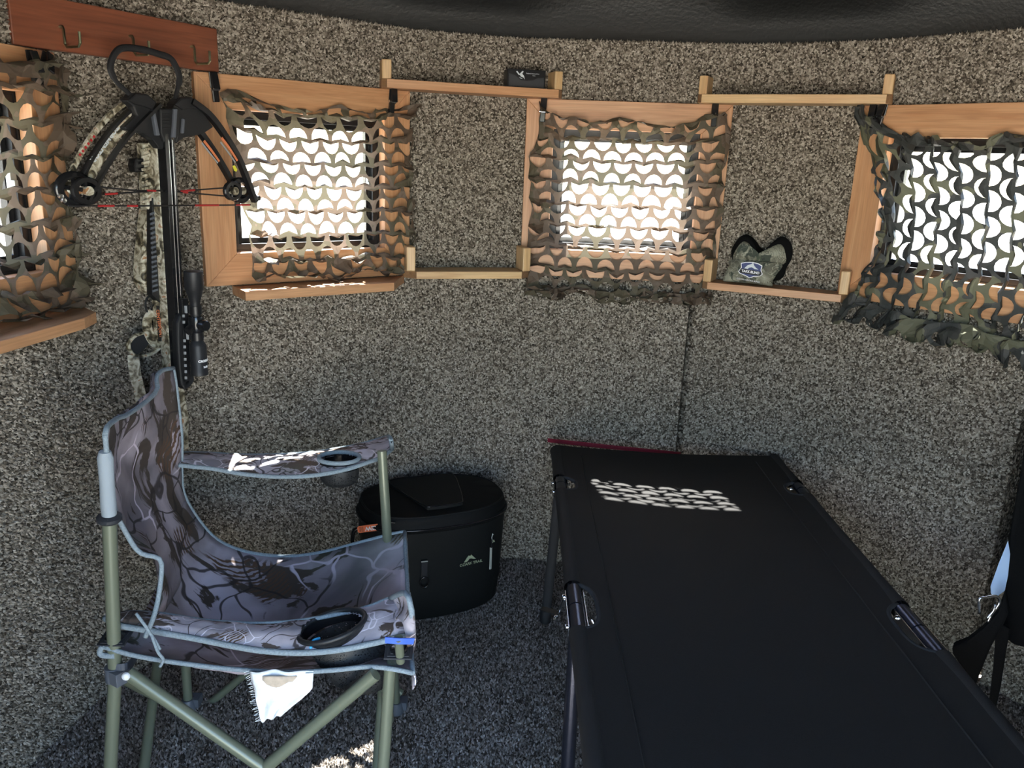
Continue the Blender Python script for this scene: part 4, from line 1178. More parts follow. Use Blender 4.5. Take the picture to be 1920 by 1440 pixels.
# sling: strap, loop and hanging tail
def strap(path, wid, name, mat, par, th=0.0022, wdir=None, k=5):
    pts = smooth_path(path, k); n_ = len(pts); vs = []
    for i in range(n_):
        T = (pts[min(i + 1, n_ - 1)] - pts[max(i - 1, 0)]).normalized()
        wd = (wdir - T * wdir.dot(T)).normalized() if wdir is not None else T.orthogonal()
        nn = T.cross(wd).normalized()
        for a, b in ((-1, -1), (1, -1), (1, 1), (-1, 1)): vs.append(pts[i] + wd * wid / 2 * a + nn * th / 2 * b)
    fs = [(i * 4 + j, i * 4 + (j + 1) % 4, i * 4 + 4 + (j + 1) % 4, i * 4 + 4 + j) for i in range(n_ - 1) for j in range(4)] + [(3, 2, 1, 0), tuple((n_ - 1) * 4 + j for j in range(4))]
    return MB().add(vs, fs).build(name, mat, par, smooth=False)
MB().tube(smooth_path([B(x, y, o) for x, y, o in ((300, 650, -0.05), (286, 662, -0.055), (262, 668, -0.06), (245, 660, -0.06), (241, 644, -0.06), (252, 630, -0.06), (268, 624, -0.06))], 5), [0.004] * 31, 8, flat=2.0, up=cn).build('sling_loop', 'limb', bow, smooth=True)
q = outl([(247, 640), (256, 630), (268, 624), (277, 630), (278, 644), (268, 656), (254, 666), (246, 658)], 3)
bpoly(q, -0.066, -0.060, 'sling_pad', 'clothblack', 0.002)
strap([B(x, y, o) for x, y, o in ((250, 666, -0.062), (252, 690, -0.060), (256, 712, -0.058), (262, 735, -0.058), (266, 765, -0.06), (272, 800, -0.06))], 0.026, 'sling_strap', 'limb', bow, wdir=(cu_ * 0.7 + cn * 0.7))
strap([B(x, y, -0.055) for x, y in ((330, 745), (334, 780), (336, 830), (338, 870))], 0.012, 'sling_strap', 'clothblack', bow, wdir=cu_)
#PART3
# ---------------------------------------------------------------- folding camp chair
chair = thing('camp_chair', (-0.49, 1.56, 0), 'folding camp chair in grey-violet camo fabric with olive tube legs and cup holders', 'chair')
def poly_tube(name, mat, pts, r, par=chair, n=12, k=0, **kw):
    if k: pts = smooth_path(pts, k)
    return MB().tube(pts, r, n, **kw).build(name, mat, par, smooth='auto')
nbf, nff, fff, fbf = V((-0.765, 1.30, 0.008)), V((-0.226, 1.26, 0.008)), V((-0.263, 1.785, 0.008)), V((-0.784, 1.765, 0.008))
nbt = aty(205, 975, 1.345)
nbh, nfh = aty(216, 1262, 1.345), aty(731, 1258, 1.335)
ffh, fbh = V((-0.283, 1.80, 0.375)), V((-0.790, 1.79, 0.40))
# upright posts and legs
poly_tube('leg', 'olive', [nbf, nbh, nbt], 0.0125)
poly_tube('leg', 'olive', [nff, nfh, aty(738, 1238, 1.335)], 0.0115)
poly_tube('leg', 'olive', [fff, ffh, aty(725, 1060, 1.80), ], 0.0115)
poly_tube('leg', 'olive', [fbf, fbh, V((-0.80, 1.81, 0.60))], 0.0115)
poly_tube('arm_post', 'olive', [aty(728, 1085, 1.80), aty(726, 1010, 1.80), aty(722, 940, 1.80), aty(716, 845, 1.815)], 0.0115)
poly_tube('arm_post', 'olive', [aty(751, 1240, 1.325), aty(748, 1205, 1.31), aty(747, 1196, 1.305)], 0.0085)
# crossed braces on the four sides
nbh2, nfh2 = aty(240, 1262, 1.315), aty(704, 1264, 1.305)
cross = aty(496, 1440, 1.30)
for a, c in ((nbh2, cross), (nfh2, cross)):
    d = (c - a); e = a + d * ((a.z - 0.03) / (a.z - c.z))
    poly_tube('cross_brace', 'olive', [a, e], 0.0125)
poly_tube('cross_brace', 'olive', [fff + V((0.01, 0.03, 0.03)), fbh + V((0.06, 0.02, 0))], 0.010)
poly_tube('cross_brace', 'olive', [aty(368, 1340, 1.80), aty(462, 1262, 1.81), ffh + V((-0.04, 0.02, 0.0))], 0.010)
poly_tube('cross_brace', 'olive', [aty(298, 1222, 1.72), atz(270, 1440, 0.06), V((-0.775, 1.36, 0.02))], 0.0115)
poly_tube('cross_brace', 'olive', [V((-0.79, 1.74, 0.02)), V((-0.765, 1.40, 0.36))], 0.010)
poly_tube('cross_brace', 'olive', [V((-0.245, 1.33, 0.03)), V((-0.275, 1.74, 0.36))], 0.010)
poly_tube('cross_brace', 'olive', [V((-0.268, 1.72, 0.03)), V((-0.225, 1.38, 0.37))], 0.010)
for f in (nbf, nff, fff, fbf):
    M = Matrix.Translation((f.x, f.y, 0.0))
    q = MB().lathe([(0.019, 0.004), (0.020, 0.010), (0.016, 0.030), (0.014, 0.034)], M, 16)
    q.box(M @ Matrix.Translation((0.012, 0.012, 0.022)), 0.03, 0.03, 0.022)
    q.build('foot', 'hubplastic', chair, smooth='auto')
# hubs and bolt
def hub(p, sx, sy, sz, rz=0, dx=0.012):
    M = Matrix.Translation(p) @ Matrix.Rotation(R_(rz), 4, 'Z')
    q = MB().lathe([(0.0165, -sz / 2), (0.0165, sz / 2)], M, 16)
    q.box(M @ Matrix.Translation((dx, 0, 0)), sx, sy, sz * 0.9)
    return q.build('hub', 'hubplastic', chair, smooth='auto', bevel=0.001)
hub(aty(214, 1262, 1.345), 0.030, 0.030, 0.030, -30, 0.014)
hub(ffh, 0.03, 0.03, 0.03, 180)
hub(fbh, 0.03, 0.03, 0.03)
MB().lathe([(0.0075, 0), (0.0075, 0.004), (0.005, 0.007), (0, 0.008)], Matrix.Translation(aty(237, 1267, 1.30)) @ Matrix.Rotation(R_(90), 4, 'X'), 16).build('bolt', 'white', chair, smooth='auto')
strap([aty(216, 1255, 1.335), aty(238, 1252, 1.34), aty(250, 1238, 1.38), aty(262, 1215, 1.42)], 0.020, 'corner_strap', 'hubplastic', chair, wdir=V((0, 0.2, 1)))
# fabric back: surface between its near and far hems
nearE = [aty(x, y, Y) for x, y, Y in ((197, 815, 1.325), (200, 850, 1.335), (202, 890, 1.34), (208, 930, 1.35), (220, 968, 1.37), (236, 998, 1.39), (254, 1028, 1.40), (270, 1040, 1.405), (288, 1043, 1.41), (301, 1050, 1.41), (303, 1066, 1.41), (300, 1100, 1.40), (294, 1135, 1.385), (285, 1165, 1.37), (272, 1195, 1.36))]
farE = [aty(x, y, Y) for x, y, Y in ((325, 692, 1.80), (330, 720, 1.80), (336, 770, 1.80), (341, 820, 1.80), (341, 870, 1.80), (342, 910, 1.80), (350, 938, 1.80), (362, 962, 1.80), (378, 984, 1.80), (392, 1000, 1.80))]
topE = [aty(x, y, Y) for x, y, Y in ((197, 815, 1.325), (201, 800, 1.35), (222, 783, 1.42), (232, 781, 1.45), (262, 762, 1.55), (290, 738, 1.65), (296, 722, 1.68), (293, 708, 1.70), (303, 695, 1.74), (325, 690, 1.80))]
NS, NT = 40, 22
nE = resample(smooth_path(nearE, 4), NS); fE = resample(smooth_path(farE, 4), NS); tE = resample(smooth_path(topE, 4), NT)
def back_fn(s, t):
    i = s * NS; a = nE[int(round(i))]; b = fE[int(round(i))]
    p = a.lerp(b, t)
    tp = tE[int(round(t * NT))] - nE[0].lerp(fE[0], t)
    p = p + tp * max(0, 1 - s * 1.5) ** 2
    bul = math.sin(math.pi * t)
    p.x -= 0.055 * bul * (0.3 + 0.7 * math.sin(math.pi * min(1, s * 1.1))) 
    p.z -= 0.035 * bul * max(0, s - 0.6) / 0.4
    nn = noise.noise(V((s * 5, t * 4, 3.3))); n2 = noise.noise(V((s * 12, t * 9, 8.1)))
    p += V((0.018 * nn + 0.006 * n2, 0, 0.006 * nn)) * min(1, 5 * bul)
    return p
MB().sheet(back_fn, NS, NT, 0.003).build('back_rest', 'camo', chair, smooth=True)
# seat: from the back hem to the front, sagging between the corners
snear = resample(smooth_path([aty(x, y, Y) for x, y, Y in ((193, 1212, 1.335), (240, 1226, 1.34), (290, 1236, 1.34), (360, 1246, 1.34), (430, 1254, 1.34), (500, 1259, 1.335), (560, 1260, 1.33), (630, 1256, 1.325), (690, 1250, 1.32), (735, 1254, 1.31), (774, 1262, 1.31))], 4), 36)
sfar = resample(smooth_path([aty(x, y, Y) for x, y, Y in ((345, 930, 1.80), (368, 968, 1.80), (400, 1006, 1.80), (435, 1026, 1.80), (480, 1038, 1.80), (540, 1043, 1.80), (600, 1036, 1.80), (660, 1021, 1.80), (705, 1009, 1.80), (735, 1001, 1.81), (759, 997, 1.81))], 4), 36)
def seat_fn(s, t):
    i = int(round(s * 36)); p = snear[i].lerp(sfar[i], t)
    bul = math.sin(math.pi * t) ** 0.8
    p.z -= (0.030 + 0.060 * math.sin(math.pi * min(1, s * 0.9 + 0.1))) * bul
    p.x += 0.02 * (1 - s) * bul
    nn = noise.noise(V((s * 6, t * 5, 1.3))); n2 = noise.noise(V((s * 13, t * 10, 6.1)))
    p.z += (0.012 * nn + 0.005 * n2) * min(1, 4 * bul)
    return p
MB().sheet(seat_fn, 36, 20, 0.003).build('seat', 'camo', chair, smooth=True)
# front hem turned down, with quilted end panel at the far front corner
fr = [seat_fn(1.0, t / 12) for t in range(13)]
def front_fn(s, t):
    p = fr[int(round(s * 12))].copy(); p.z -= 0.035 * t; p.x += 0.006 * math.sin(3.1 * t); return p
MB().sheet(front_fn, 12, 3, 0.002).build('front_flap', 'camolight', chair, smooth=True)
# pale strip where the light fabric shows on the near side of the seat
def pipe(pts, r=0.0048, name='piping', k=0):
    if k: pts = smooth_path(pts, k)
    return MB().tube(pts, r, 8).build(name, 'piping', chair, smooth=True)
pipe(nE); pipe(tE); pipe([back_fn(s / 30, 1.0) for s in range(31)], 0.004)
pipe(snear); pipe(sfar, 0.0045); pipe([p for p in fr])
pipe([aty(x, y, 1.335) for x, y in ((193, 1212), (188, 1218), (190, 1228), (215, 1230))], 0.0055, k=3)
# cloth tube sleeve over the rear post with its black collar
Msl = frame(aty(205, 972, 1.345), aty(196, 836, 1.335) - aty(205, 972, 1.345), V((1, 0, 0)))
Msl = Matrix((Msl.col[1].xyz, Msl.col[2].xyz, Msl.col[0].xyz)).transposed().to_4x4(); Msl.translation = aty(205, 972, 1.345)
MB().lathe([(0.0125, 0), (0.0135, 0.03), (0.0125, 0.07), (0.0135, 0.12), (0.010, 0.132), (0, 0.134)], Msl, 16).build('post_sleeve', 'sleeve', chair, smooth='auto')
MB().lathe([(0.018, -0.006), (0.0215, -0.002), (0.0215, 0.004), (0.016, 0.008)], Msl, 20).build('collar', 'grommet', chair, smooth='auto')
# far arm rest
upF = resample(smooth_path([atz(x, y, z) for x, y, z in ((335, 850, .655), (360, 849, .65), (400, 850, .645), (450, 853, .64), (500, 853, .637), (550, 851, .637), (600, 846, .64), (650, 838, .645), (690, 829, .65), (712, 822, .65), (728, 818, .65))], 4), 30)
loF = resample(smooth_path([atz(x, y, z) for x, y, z in ((335, 872, .655), (360, 875, .65), (400, 879, .643), (450, 888, .635), (500, 893, .63), (550, 894, .63), (600, 890, .633), (650, 880, .64), (690, 867, .647), (716, 857, .65), (735, 842, .655))], 4), 30)
def arm_fn(U, L_, n_, amp):
    def f(s, t):
        i = int(round(s * n_)); p = U[i].lerp(L_[i], t)
        p.z += amp * math.sin(math.pi * t) + 0.003 * noise.noise(V((s * 14, t * 3, 2)))
        return p
    return f
def in_cup(c, rx, ry, rot):
    def f(p):
        d = p - c; a = R_(rot); x = d.x * math.cos(a) + d.y * math.sin(a); y = -d.x * math.sin(a) + d.y * math.cos(a)
        return (x / rx) ** 2 + (y / ry) ** 2 < 0.97
    return f
FC, NC = atz(636, 861, .648), atz(623, 1177, .487)
upF = resample(upF, 90); loF = resample(loF, 90)
af = MB().sheet(arm_fn(upF, loF, 90, 0.006), 90, 18, 0.004, skip=in_cup(FC, 0.047, 0.038, 3)).build('arm_rest', 'camolight', chair, smooth=True)
pipe(loF, 0.0055); pipe(upF, 0.004)
pipe([upF[-1], aty(733, 824, 1.84), loF[-1]], 0.0055, k=4)
def cup(centre, rx, ry, rot, depth, lean, nm, tilt=0):
    M = Matrix.Translation(centre) @ Matrix.Rotation(R_(rot), 4, 'Z') @ Matrix.Rotation(R_(tilt), 4, 'Y')
    ring = [M @ V((rx * math.cos(a), ry * math.sin(a), 0.004)) for a in [2 * math.pi * k / 32 for k in range(32)]]
    r_ = MB().tube(ring, 0.0055, 8, closed=True).build('cup_ring', 'blackplastic' if nm else 'piping', chair, smooth=True)
    # deep rim wall then a hanging mesh pouch
    q = MB(); prof = [(1.0, 0.0), (0.97, -0.022)] 
    vs = [M @ V((rx * a * math.cos(t_), ry * a * math.sin(t_), z)) for a, z in prof for t_ in [2 * math.pi * k / 32 for k in range(32)]]
    q.add(vs, [(k, (k + 1) % 32, 32 + (k + 1) % 32, 32 + k) for k in range(32)]).build('rim_wall', 'glossblack', r_, smooth=True)
    q = MB(); prof = [(0.97, -0.020), (0.99, -depth * 0.4), (0.95, -depth * 0.75), (0.72, -depth * 0.95), (0.3, -depth), (0.0, -depth)]
    vs = []
    for a, z in prof:
        for k in range(32):
            t_ = 2 * math.pi * k / 32
            wv = 1 + 0.04 * noise.noise(V((math.cos(t_) * 2, math.sin(t_) * 2, z * 30)))
            vs.append(M @ V((rx * a * wv * math.cos(t_), ry * a * wv * math.sin(t_), z)) + lean * (-z / depth))
    q.add(vs, [(i * 32 + k, i * 32 + (k + 1) % 32, (i + 1) * 32 + (k + 1) % 32, (i + 1) * 32 + k) for i in range(5) for k in range(32)])
    q.build('mesh_pouch', 'mesh', r_, smooth=True)
    return r_
cup(FC, 0.049, 0.040, 3, 0.065, V((0.0, -0.004, 0)), 0)
# near arm rest, slack and low
nrN = resample(smooth_path([atz(x, y, z) for x, y, z in ((196, 1158, .49), (222, 1172, .487), (290, 1184, .482), (370, 1198, .475), (440, 1212, .468), (500, 1221, .465), (570, 1224, .465), (640, 1218, .472), (700, 1206, .485), (740, 1197, .492), (774, 1188, .495))], 4), 34)
nrF = resample(smooth_path([atz(x, y, z) for x, y, z in ((204, 1154, .494), (240, 1148, .49), (300, 1151, .484), (370, 1162, .478), (440, 1168, .475), (500, 1169, .477), (570, 1163, .482), (640, 1150, .49), (690, 1138, .497), (730, 1122, .505), (770, 1114, .508))], 4), 34)
nrF = resample(nrF, 100); nrN = resample(nrN, 100)
MB().sheet(arm_fn(nrF, nrN, 100, 0.008), 100, 24, 0.004, skip=in_cup(NC, 0.062, 0.047, 12)).build('arm_rest', 'camolight', chair, smooth=True)
pipe(nrN, 0.006); pipe(nrF, 0.0045)
# folded-over end of the near arm
endp = resample(smooth_path([nrF[-8], aty(760, 1112, 1.36), aty(771, 1140, 1.32), nrN[-1]], 5), 10)
def end_fn(s, t):
    a = endp[int(round(s * 10))]; return a + V((-0.010 * t, 0, -0.055 * t)) + V((0.010 * math.sin(t * 3.1), 0, 0))
MB().sheet(end_fn, 10, 6, 0.003).build('arm_end_flap', 'camolight', chair, smooth=True)
pipe(endp, 0.0055)
rN = cup(NC, 0.065, 0.050, 12, 0.125, V((0.050, -0.010, 0)), 1, -14)
q = smooth_path([atz(x, y, z) for x, y, z in ((600, 1197, .485), (587, 1202, .485), (583, 1216, .47), (592, 1224, .46), (606, 1222, .458), (616, 1221, .458))], 4)
MB().tube(q, 0.0030, 8).build('cord_loop', 'bluecord', chair, smooth=True)
strap([aty(722, 1200, 1.30), aty(750, 1202, 1.30), aty(776, 1202, 1.31)], 0.012, 'band', 'blueband', chair, wdir=V((0, 0, 1)))
# corner patches
def patch(p, ax, ay, sx, sy, lay=3):
    M = frame(p, ax, ay)
    q = MB()
    for k in range(lay):
        f = 1 - 0.22 * k
        q.prism([(-sx * f, -sy * f), (sx * f, -sy * f), (sx * f, sy * f), (-sx * f, sy * f)], M, 0.003 + 0.0014 * k, 0.0)
    q.build('corner_patch', 'grommet', chair, bevel=0.001)
    MB().lathe([(0.015, 0.0), (0.017, 0.008), (0.013, 0.010)], M, 18).build('eyelet', 'glossblack', chair, smooth='auto')
patch(aty(727, 1060, 1.790) + V((0, -0.004, 0.010)), (1, 0.12, 0.05), (-0.1, 1, 0.1), 0.026, 0.030)
patch(aty(748, 1232, 1.335) + V((0, 0, 0.012)), (1, 0.05, 0), (0, 1, 0.1), 0.026, 0.024)
patch(aty(217, 1207, 1.355) + V((0, 0, 0.010)), (1, 0.05, 0), (0, 1, 0.1), 0.026, 0.022)
# knotted ties at the rear corner
pipe([aty(x, y, Y) for x, y, Y in ((255, 1150, 1.32), (270, 1170, 1.315), (290, 1200, 1.32), (300, 1218, 1.32))], 0.003, 'tie', 4)
pipe([aty(x, y, Y) for x, y, Y in ((284, 1190, 1.318), (296, 1222, 1.315), (306, 1236, 1.32), (300, 1250, 1.32))], 0.003, 'tie', 4)
# white label hanging torn under the seat hem
def rag_fn(s, t):
    xl = 468 + 22 * t; xr = 588 - 6 * t - 55 * max(0, t - 0.45) * 1.6
    x = xl + (xr - xl) * s; y = 1258 + 96 * t * (1 - 0.16 * s) + 3 * math.sin(s * 17) * t
    p = aty(x, y, 1.325 - 0.02 * t); p.y += 0.008 * noise.noise(V((s * 4, t * 4, 9)))
    return p
rag = MB().sheet(rag_fn, 18, 14, 0.002).build('torn_label', 'ragwhite', chair, smooth=True)
def stain_fn(s, t):
    x = 492 + 66 * s - 18 * t * s; y = 1268 + (28 - 12 * math.sin(s * 7)) * t
    p = aty(x, y, 1.318); return p
MB().sheet(stain_fn, 10, 5, 0.0008).build('stained_patch', 'ragtan', rag, smooth=True)
fz = MB()
for k in range(26):
    t_ = k / 26; p = rag_fn(0.0, t_); fz.tube([p, p + V((-0.006 - 0.006 * random.random(), 0, -0.008 * random.random()))], 0.0005, 4)
fz.build('frayed_threads', 'ragwhite', rag)

# ---------------------------------------------------------------- soft cooler
CA = R_(24)
cool = thing('soft_cooler', (-0.235, 2.375, 0), 'black oval soft cooler with orange NEW tag, on the carpet behind the camp chair', 'cooler')
Mc = Matrix.Translation((-0.235, 2.375, 0)) @ Matrix.Rotation(CA, 4, 'Z')
def oval(a, hx, hy, e=2.6):
    c, s_ = math.cos(a), math.sin(a)
    return (hx * math.copysign(abs(c) ** (2 / e), c), hy * math.copysign(abs(s_) ** (2 / e), s_))
HX, HY = 0.228, 0.158
def oval_shell(prof, name, mat, n_=64, par=cool):
    vs = []
    for f, z in prof:
        for k in range(n_):
            x, y = oval(2 * math.pi * k / n_, HX * f, HY * f if f > 0.5 else HY * f); vs.append(Mc @ V((x, y, z)))
    k_ = len(prof)
    fs = [(i * n_ + j, i * n_ + (j + 1) % n_, (i + 1) * n_ + (j + 1) % n_, (i + 1) * n_ + j) for i in range(k_ - 1) for j in range(n_)]
    fs += [tuple(range(n_))[::-1], tuple((k_ - 1) * n_ + j for j in range(n_))]
    return MB().add(vs, fs).build(name, mat, par, smooth='auto')
oval_shell([(0.88, 0.004), (0.92, 0.012), (0.955, 0.10), (0.985, 0.22), (1.0, 0.300)], 'body', 'cooler')
oval_shell([(1.0, 0.301), (1.018, 0.306), (1.018, 0.318), (1.0, 0.322), (1.0, 0.332), (0.985, 0.343), (0.955, 0.350), (0.6, 0.358), (0.2, 0.360)], 'lid', 'coolerlid')
def oval_pt(a, f, z): 
    x, y = oval(a, HX * f, HY * f); return Mc @ V((x, y, z))
MB().tube([oval_pt(2 * math.pi * k / 64, 1.025, 0.312) for k in range(64)], 0.0035, 6, closed=True).build('zipper', 'glossblack', cool, smooth=True)
MB().tube([oval_pt(2 * math.pi * k / 64, 0.965, 0.349) for k in range(64)], 0.003, 6, closed=True).build('lid_piping', 'cooler', cool, smooth=True)
# raised flap on the lid
Ml = Mc @ Matrix.Translation((0.0, -0.012, 0.356))
fl = [(p.x, p.y) for p in smooth_path([V((x, y, 0)) for x, y in ((-0.105, 0.130), (-0.090, 0.02), (-0.060, -0.085), (-0.045, -0.105), (0.045, -0.105), (0.064, -0.085), (0.090, 0.02), (0.100, 0.130), (0.0, 0.138))], 4, True)]
MB().prism(fl, Ml, 0.009, -0.006).build('lid_flap', 'cooler', cool, bevel=0.003)
MB().tube([Ml @ V((x, y, 0.009)) for x, y in fl], 0.0022, 6, closed=True).build('flap_piping', 'glossblack', cool, smooth=True)
# front print, loop and zip pull: sit on the curved front
def front(a, z, off=0.0):
    """frame on the curved front at oval angle a (radians), z up"""
    p = oval_pt(a, 0.985, z); p2 = oval_pt(a + 0.02, 0.985, z)
    u = (p2 - p).normalized(); nn = V((u.y, -u.x, 0)); return Matrix((u, V((0, 0, 1)), nn)).transposed().to_4x4(), p + nn * off, nn
def front_hit(px, py, off=0.004):
    best = None
    for k in range(400):
        a = math.pi + math.pi * k / 400 * 1.15
        for z in np.linspace(0.02, 0.34, 65):
            pr = project(oval_pt(a, 0.985, z))
            d = (pr[0] - px) ** 2 + (pr[1] - py) ** 2
            if best is None or d < best[0]: best = (d, a, z)
    M, p, nn = front(best[1], best[2], off); M.translation = p; return M
def project(P):
    q = P - C3; cp, sp = math.cos(PITCH), math.sin(PITCH); c, s_ = math.cos(ROLL), math.sin(ROLL)
    zc = q.y * cp - q.z * sp; v = -(q.y * sp + q.z * cp)
    X, Y = FPX * q.x / zc, FPX * v / zc
    return 960 + X * c - Y * s_, 720 + X * s_ + Y * c
Ml_ = front_hit(880, 1046)
pk = MB()
pk.prism([(-0.020, -0.008), (-0.010, 0.006), (-0.004, 0.012), (0.000, 0.009), (0.004, 0.013), (0.010, 0.006), (0.020, -0.004), (0.012, -0.003), (0.005, 0.000), (-0.002, 0.001), (-0.006, -0.004), (-0.012, -0.008)], Ml_, 0.002)
pk.build('mountain_print', 'logo', cool)
text('lettering', 'OZARK TRAIL', front_hit(882, 1051) @ Matrix.Translation((0, -0.006, 0.001)), 0.0125, 'logo', cool, xs=1.0, bold=0.0001)
Mq = front_hit(795, 1065, 0.006)
MB().box(Mq, 0.020, 0.060, 0.006).build('webbing_loop', 'clothblack', cool, bevel=0.002)
MB().box(Mq @ Matrix.Translation((0, 0.028, 0.004)), 0.020, 0.003, 0.003).build('buckle_bar', 'zip', cool)
rg = [(Mq @ Matrix.Translation((0, -0.040, 0.006))) @ V((0.013 * math.cos(t_) , 0.017 * math.sin(t_), 0)) for t_ in [2 * math.pi * k / 20 for k in range(20)]]
MB().tube(rg, 0.0028, 8, closed=True).build('ring', 'glossblack', cool, smooth=True)
Mq = front_hit(917, 1045, 0.006)
MB().box(Mq, 0.0085, 0.075, 0.004).build('pull_tab', 'zip', cool, bevel=0.0015)
MB().box(Mq @ Matrix.Translation((0.001, 0.052, 0.002)), 0.010, 0.030, 0.006).build('pull_tab_holder', 'glossblack', cool, bevel=0.002)
MB().tube([Mq @ V(p) for p in ((0.0, 0.060, 0.004), (-0.002, 0.072, 0.004), (0.002, 0.084, 0.003), (0.004, 0.080, 0.004))], 0.0014, 6).build('cord', 'zip', cool)
mt = MB(); mt.prism([(-0.006, 0), (0, 0.010), (0.006, 0), (0.003, 0), (0, 0.005), (-0.003, 0)], Mq @ Matrix.Translation((0.004, 0.055, 0.006)), 0.001); mt.build('small_emblem', 'logo', cool)
Mz = front_hit(738, 973, 0.010)
MB().box(Mz, 0.016, 0.004, 0.003).build('zip_slider', 'chrome', cool)
# orange tag, hanging upside down
Mt_ = front_hit(694, 996, 0.012) @ Matrix.Rotation(R_(188), 4, 'Z')
Tv = Matrix((V((0.96, 0.1, 0.0)).normalized(), V((0, 0, 1)), V((0.1, -0.96, 0)).normalized())).transposed().to_4x4(); Tv.translation = Mt_.translation + V((0.008, -0.015, 0.020))
Tv = Tv @ Matrix.Rotation(R_(188), 4, 'Z')
tg_ = MB().prism([(-0.031, -0.011), (0.029, -0.011), (0.033, -0.007), (0.033, 0.007), (0.029, 0.011), (-0.031, 0.011), (-0.033, 0.008), (-0.033, -0.008)], Tv, 0.0015).build('price_tag', 'tag', cool, bevel=0.0004)
text('tag_lettering', 'NEW', Tv @ Matrix.Translation((-0.010, 0, 0.0018)), 0.017, 'white', tg_, xs=1.05, bold=0.0006)
bars = MB()
for k in range(5): bars.box(Tv @ Matrix.Translation((0.016 + k * 0.0028, 0, 0.0018)), 0.0015 if k % 2 else 0.0008, 0.016, 0.0006)
bars.build('bar_print', 'darkprint', tg_)
# side handle at the left end
hh = [oval_pt(math.pi, 1.0, 0.27) + V((-0.004, 0, 0)), oval_pt(math.pi, 1.0, 0.26) + V((-0.022, -0.004, 0)), oval_pt(math.pi, 1.0, 0.20) + V((-0.024, -0.004, 0)), oval_pt(math.pi, 0.98, 0.18) + V((-0.004, 0, 0))]
MB().tube(smooth_path(hh, 4), 0.006, 8).build('handle', 'glossblack', cool, smooth=True)

# ---------------------------------------------------------------- camp cot
ZC = 0.48
X0, X1, Y0, Y1 = 0.150, 0.843, 0.56, 2.46
cot = thing('camp_cot', ((X0 + X1) / 2, 1.5, 0), 'long charcoal camp cot with metal side hinges, reaching to the back wall', 'cot')
RT = 0.0145
CUTS = {0: [(2.165, 0.048), (1.505, 0.088), (0.85, 0.07)], 1: [(2.19, 0.048), (1.470, 0.090), (0.85, 0.07)]}
# fabric: top sheet with half-round cut-outs at the joints, wrapped round the side tubes
def cut_depth(side, y):
    d = 0.0
    for yc, hl in CUTS[side]:
        t_ = abs(y - yc) / hl
        if t_ < 1: d = max(d, (0.046 if hl < 0.06 else 0.046) * (1 - t_ ** 3.2) ** 0.5)
    return d
ys = sorted(set([round(v, 4) for v in np.linspace(Y0, Y1, 96)] + [round(yc + hl * k / 14, 4) for side in (0, 1) for yc, hl in CUTS[side] for k in range(-14, 15)]))
NXS = 26
rows = []
for y in ys:
    xa = X0 - 0.004 + cut_depth(0, y); xb = X1 + 0.004 - cut_depth(1, y)
    row = []
    for k in range(NXS + 1):
        t_ = k / NXS; x = xa + (xb - xa) * t_
        u = (x - X0) / (X1 - X0); v = (y - Y0) / (Y1 - Y0)
        sag = -0.020 * (max(0, math.sin(math.pi * min(max(u, 0), 1))) ** 0.7) * (0.35 + 0.65 * min(1, max(0, Y1 - y) / 0.25))
        z = ZC + RT + 0.001 + sag + 0.0015 * noise.noise(V((x * 9, y * 7, 4)))
        yy = y
        if y > Y1 - 0.05:      # far hem dips between its corners
            e = (y - (Y1 - 0.05)) / 0.05; yy = y + e * (0.022 * (1 - u) ** 1.2 - 0.004) - e * 0.010 * math.sin(math.pi * u)
        row.append(V((x, yy, z)))
    rows.append(row)
w_ = NXS + 1
top = [p for r in rows for p in r]; bot = [p - V((0, 0, 0.0025)) for p in top]; K = len(top); fs = []
for i in range(len(ys) - 1):
    for k in range(NXS):
        q4 = (i * w_ + k, i * w_ + k + 1, (i + 1) * w_ + k + 1, (i + 1) * w_ + k); fs.append(q4); fs.append(tuple(K + j for j in q4[::-1]))
    for k, fl_ in ((0, 1), (NXS, 0)):
        a, b = i * w_ + k, (i + 1) * w_ + k; fs.append((a, b, K + b, K + a) if fl_ else (b, a, K + a, K + b))
for k in range(NXS):
    for i, fl_ in ((0, 0), (len(ys) - 1, 1)):
        a, b = i * w_ + k, i * w_ + k + 1; fs.append((a, b, K + b, K + a) if fl_ else (b, a, K + a, K + b))
MB().add(top + bot, fs).build('bed_fabric', 'cot', cot, smooth='auto')
